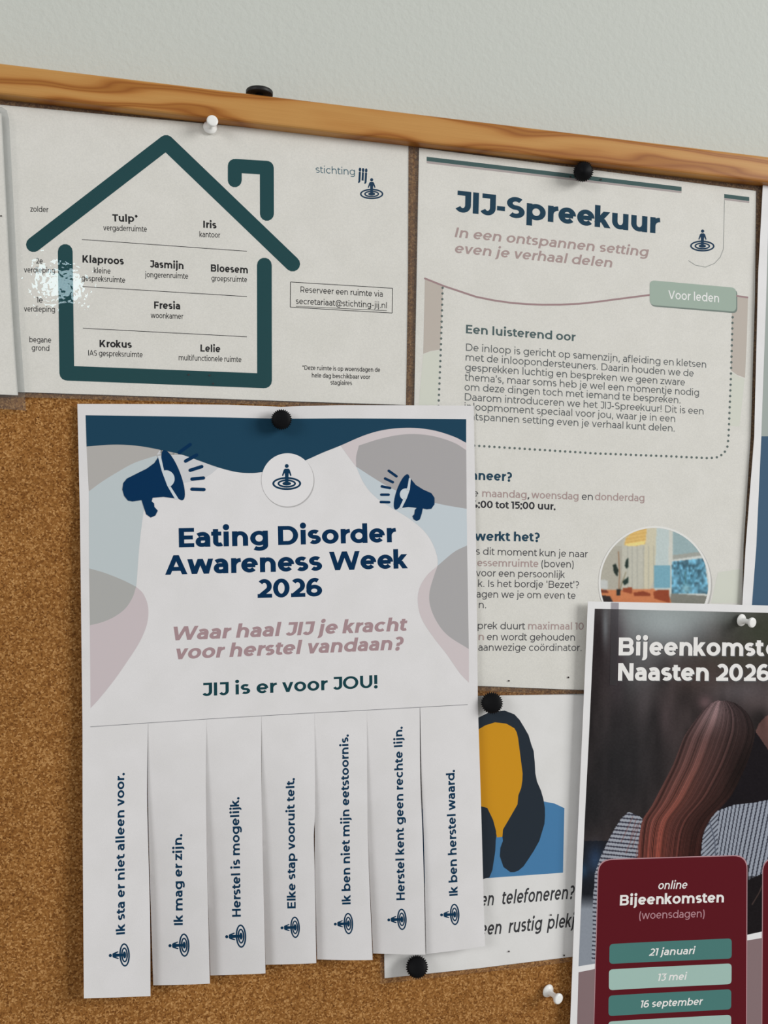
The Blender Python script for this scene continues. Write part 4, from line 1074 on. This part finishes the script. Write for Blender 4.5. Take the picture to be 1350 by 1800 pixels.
# long hair: left and right contours
yl = np.array([1231, 1236, 1245, 1262, 1293, 1347, 1387, 1419, 1440, 1470, 1500, 1530]); xl = np.array([1262, 1248, 1238, 1225, 1203, 1182, 1161, 1145, 1128, 1124, 1121, 1119])
yr = np.array([1231, 1236, 1248, 1262, 1285, 1310, 1345, 1400, 1437, 1464, 1500, 1530]); xr = np.array([1276, 1294, 1311, 1320, 1328, 1324, 1312, 1286, 1250, 1236, 1232, 1231])
_yy = np.arange(1225, 1540.0); _k = np.exp(-(np.arange(-30, 31) / 11.0) ** 2); _k /= _k.sum()
_l = np.convolve(np.pad(np.interp(_yy, yl, xl), 30, 'edge'), _k, 'valid'); _r = np.convolve(np.pad(np.interp(_yy, yr, xr), 30, 'edge'), _k, 'valid')
_top = np.clip((_yy - 1231) / 26, 0, 1)
_l = _l * _top + np.interp(_yy, yl, xl) * (1 - _top); _r = _r * _top + np.interp(_yy, yr, xr) * (1 - _top)
XL = np.interp(Y, _yy, _l); XR = np.interp(Y, _yy, _r)
hair = (X >= XL) & (X <= XR) & (Y >= 1231.5)
u = np.clip((X - XL) / np.maximum(XR - XL, 1), 0, 1)
r1 = rng.random(400); r2 = rng.random(400)
ui = u * 120 + (Y - 1230) * .10 * (u - .35) + 10; s1 = np.interp(ui.ravel(), np.arange(400), r1).reshape(u.shape)
ui = u * 34 + (Y - 1230) * .03 * (u - .3) + 9; s2 = np.interp(ui.ravel(), np.arange(400), r2).reshape(u.shape)
base = np.stack([np.interp(Y, [1231, 1300, 1400, 1500], [104, 94, 98, 104]), np.interp(Y, [1231, 1300, 1400, 1500], [84, 68, 62, 56]), np.interp(Y, [1231, 1300, 1400, 1500], [86, 66, 57, 50])], -1)
shade = (.42 + .52 * s1 + .46 * s2) * np.interp(u, [0, .15, .45, .7, 1], [1.0, 1.15, 1.0, .62, .48])[...] * np.interp(Y, [1231, 1300, 1420, 1520], [1.0, .9, .95, 1.0])
lit = np.exp(-((u - .3) / .16) ** 2) * np.clip((Y - 1290) / 120, 0, 1)
col = base * shade[..., None] + np.array([26, 9, 3.]) * (lit * (s1 ** 2) * 1.3)[..., None] + np.array([26, 24, 24.]) * (np.exp(-((u - .3) / .2) ** 2 - ((Y - 1255) / 26) ** 2))[..., None]
dark = np.clip((X - 1270) / 50, 0, 1) * np.clip((Y - 1300) / 60, 0, 1)
col *= (1 - .6 * dark)[..., None]
cv.C[hair] = np.clip(col[hair], 14, 200)
for a, b in (((1118, 1440), (1108, 1475)), ((1124, 1445), (1112, 1490)), ((1120, 1450), (1100, 1500)), ((1126, 1460), (1118, 1505)), ((1112, 1436), (1092, 1480))): cv.line([a, b], 1.4, (120, 70, 66), .6)
# second head at the edge
h2 = [(1328, 1286), (1334, 1272), (1345, 1260), (1362, 1250), (1362, 1340), (1350, 1318), (1338, 1300)]
q = cv.fill(h2, (98, 70, 66)); cv.C[q] *= (.75 + .4 * n2[q])[:, None]
cv.C += (vnoise(X.shape, 2, 2, rng)[..., None] - .5) * 5
PH = [(1045.5, 1070), (1362, 1077.5), (1362, 1636), (1339, 1637.5), (1314, 1643), (1100, 1668), (1042, 1694.5), (1017, 1698.5), (1027.5, 1450), (1036, 1280)]
keep = np.ones(cv.X.shape, bool)
cv.build('photo_print', S, .00004, keep, t, PIC)
p = Print(S, .00004)
p.poly([(1017, 1709), (1042, 1704), (1100, 1690), (1314, 1653), (1362, 1645), (1460, 1630), (1460, 1890), (1012, 1890)]); p.done('mauve_field', ink((128, 108, 110)), t)
MAR = ink((88, 20, 29)); 
def card(x0, yt0, x1, yt1, xb0, xb1):
    return rrect([(x0, yt0), (x1, yt1), (xb1, 1880), (xb0, 1880)], 24, 8)
p = Print(S, .00008); p.poly(card(1051, 1510.5, 1313.8, 1502.5, 1041, 1312.5)); p.cut(); p.poly(card(1340, 1508, 1452, 1502, 1338, 1452)); p.done('card_rim', ink((172, 132, 138)), t)
p = Print(S, .00011); p.poly(card(1052.5, 1512.2, 1312.2, 1504.2, 1042.3, 1311)); p.cut(); p.poly(card(1341.4, 1509.5, 1450, 1503.5, 1339.4, 1450)); p.done('maroon_card', MAR, t)
p = Print(S, .00014); q1 = Print(S, .00014)
p.poly(rrect([(1071.3, 1659.3), (1286, 1649.3), (1286, 1684.8), (1070.8, 1694.3)], 7)); p.cut(); p.poly(rrect([(1069.6, 1750), (1285.2, 1738.6), (1285, 1774), (1069.3, 1786)], 7))
q1.poly(rrect([(1070.2, 1704), (1285.8, 1693.3), (1285.6, 1729.6), (1070, 1740.5)], 7)); q1.cut(); q1.poly(rrect([(1069, 1795.5), (1285, 1783.5), (1285, 1819), (1069, 1831)], 7))
p.done('date_bar', ink((72, 118, 114)), t); q1.done('date_bar', ink((156, 184, 176)), t)
WH = ink((226, 224, 222)); p = Print(S, .00017)
p.text('21 januari', (1140, 1680), (1219.4, 1676.8), 12.6, 600, .2); p.text('13 mei', (1154.6, 1724.2), (1204.8, 1722), 12.6, 600, .2); p.text('16 september', (1124.3, 1771.3), (1233.6, 1766), 12.6, 600, .2)
p.done('date_words', WH, t)
p = Print(S, .00017)
p.text('online', (1156, 1563), (1206.8, 1561.8), 14, 560, .2); p.text('Bijeenkomsten', (1089.2, 1591.5), (1272, 1586), 18, 700); p.done('card_heading', WH, t)
p = Print(S, .00017); p.text('(woensdagen)', (1123, 1615.6), (1238.2, 1612), 13.5, 480); p.done('card_note', ink((172, 128, 136)), t)
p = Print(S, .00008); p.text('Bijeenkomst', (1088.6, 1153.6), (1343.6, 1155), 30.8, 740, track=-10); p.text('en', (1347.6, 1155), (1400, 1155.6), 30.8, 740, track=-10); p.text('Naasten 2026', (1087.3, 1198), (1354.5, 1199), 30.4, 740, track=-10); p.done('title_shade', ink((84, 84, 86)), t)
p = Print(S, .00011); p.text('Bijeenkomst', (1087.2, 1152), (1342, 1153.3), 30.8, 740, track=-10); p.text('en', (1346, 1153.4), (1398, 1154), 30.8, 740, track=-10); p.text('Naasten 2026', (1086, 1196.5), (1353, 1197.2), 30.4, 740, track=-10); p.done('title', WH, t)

# dark tinted strip, added to make the dark band left of the title
DARK_FILM = film_material('dark_film', (.66, .64, .67, 1), .03)
o = sheet_slab('dark_strip', S, [(1074, 1058.8), (1087.5, 1059.2), (1086, 1130), (1084, 1205), (1071.5, 1204), (1073, 1130)], DARK_FILM, t, .0001, .02, .00025, back=False)
o['label'] = 'narrow dark tinted strip at the left of the title'

# ------------------------------------------------------------------ pins
WHITE = mat('white_plastic', (.90, .895, .87), .22, .5)
WHITE.node_tree.nodes['Principled BSDF'].inputs['Subsurface Weight'].default_value = .15
WHITE.node_tree.nodes['Principled BSDF'].inputs['Subsurface Radius'].default_value = (.001, .001, .001)
BLK = mat('black_plastic', (.004, .004, .005), .55, .12)
STEEL = mat('steel', (.6, .6, .62), .25, .5, 1.0)
def frame(a, b):
    d = Vector(b) - Vector(a); L = d.length; d.normalize()
    x = d.orthogonal().normalized(); y = d.cross(x); return Vector(a), d, x, y, L
def lathe(name, a, b, prof, m, parent, org, n=36, teeth=0, depth=0.0, toothed=()):
    A, d, x, y, L = frame(a, b); V = []; F = []
    for j, (q, r) in enumerate(prof):
        for i in range(n):
            rr = r
            if teeth and j in toothed and i % 2: rr = r - depth
            th = 2 * math.pi * i / n
            V.append(tuple(A + d * (q * L) + (x * math.cos(th) + y * math.sin(th)) * rr))
    for j in range(len(prof) - 1):
        for i in range(n):
            k2 = (i + 1) % n; F.append((j * n + i, j * n + k2, (j + 1) * n + k2, (j + 1) * n + i))
    F.append(tuple(range(n))[::-1]); F.append(tuple((len(prof) - 1) * n + i for i in range(n)))
    return link(name, V, F, m, parent, org, not teeth)
def wpt(px, py, z):
    X_, Y_ = px2b([px], [py], z); return (float(X_[0]), -z, float(Y_[0]) + ZB)
def white_pin(label, base, head, zb, zh):
    a = wpt(base[0], base[1], zb); b = wpt(head[0], head[1], zh)
    t = thing('push_pin', label, 'push pin', a, 'white push pins on the board')
    lathe('grip', a, b, [(0, .0026), (.02, .0033), (.07, .0037), (.13, .0034), (.19, .0022), (.26, .00165), (.45, .0014), (.62, .0015), (.74, .0019), (.80, .0025), (.85, .0029), (.93, .0030), (.98, .0028), (1.0, .0023), (1.0, .0008)], WHITE, t, a)
    A, d, x, y, L = frame(a, b); n_ = tuple(A - d * .0085)
    lathe('needle', n_, tuple(A + d * .001), [(0, .00008), (.15, .0005), (1, .0005)], STEEL, t, a, 12)
white_pin('white push pin at the top edge of the house plan sheet', (369, 224.5), (373.6, 211.5), .0016, .0110)
white_pin('white push pin near the top of the photo poster', (1301.8, 1089.8), (1323.8, 1094.8), .0052, .0140)
white_pin('white push pin stuck in bare cork at the bottom', (961.8, 1740.5), (983, 1757), .0002, .0100)
def black_pin(label, c, r, z0, z1, dome):
    a = wpt(c[0], c[1] + 1.0, z0); b = wpt(c[0], c[1], z1)
    # radius given in pixels at the cap's distance
    e = wpt(c[0] + r, c[1], z1); R_ = (Vector(e) - Vector(b)).length * .97
    t = thing('push_pin', label, 'push pin', a, 'black ribbed push pins on the board')
    prof = [(0, R_ * .55), (.05, R_ * .60), (.30, R_ * .62), (.36, R_ * .96), (.42, R_), (.84, R_), (.90, R_ * .97)]
    lathe('ribbed_knob', a, b, prof, BLK, t, a, 60, 30, R_ * .15, (3, 4, 5, 6))
    cp = [(.84, R_ * .86), (.95, R_ * .84), (1.0, R_ * .74), (1.0 + dome * .5, R_ * .5), (1.0 + dome * .85, R_ * .25), (1.0 + dome, R_ * .04)]
    lathe('cap', a, b, cp, BLK, t, a, 40)
    A, d, x, y, L = frame(a, b)
    lathe('needle', tuple(A - d * .009), tuple(A + d * .001), [(0, .00008), (.15, .0005), (1, .0005)], STEEL, t, a, 12)
black_pin('glossy black ribbed pin at the top of the tall laminated sheet', (1025.3, 301.5), 17.3, .0018, .0105, .25)
black_pin('black toothed pin holding the top of the tear-off poster', (494.8, 737.2), 19.4, .0020, .0105, .06)
black_pin('black toothed pin just right of the tear-off poster above the yellow shape', (864.7, 1235.5), 19.3, .0018, .0100, .08)
black_pin('black ribbed pin in the lower left corner of the lowest sheet', (733, 1699.5), 19.9, .0018, .0100, .08)

# ------------------------------------------------------------------ flat headed black pin standing in the top of the frame, seen from below
DISC = mat('matt_black', (.014, .013, .013), .5, .35)
zc = .001; Rd = .0072                       # centre 1 mm out from the cork face
xn, yn = px2b([456.0], [157.0], zc + Rd)    # nearest point of its lower rim
xc, _ = px2b([456.0], [163.0], zc)
a = (float(xc[0]), -zc, ZB + FW - .0003); zu = float(yn[0]) + ZB
t = thing('flat_pin', 'flat black disc headed pin standing on top of the wooden frame', 'push pin', a)
def up_(z_): return (a[0], a[1], z_)
lathe('disc_head', up_(zu), up_(zu + .0023), [(0, Rd * .2), (0, Rd * .97), (.12, Rd), (.85, Rd), (1, Rd * .96), (1, Rd * .1)], DISC, t, a, 64)
lathe('stem', up_(a[2]), up_(zu + .0004), [(0, .0022), (1, .0022)], DISC, t, a, 24)
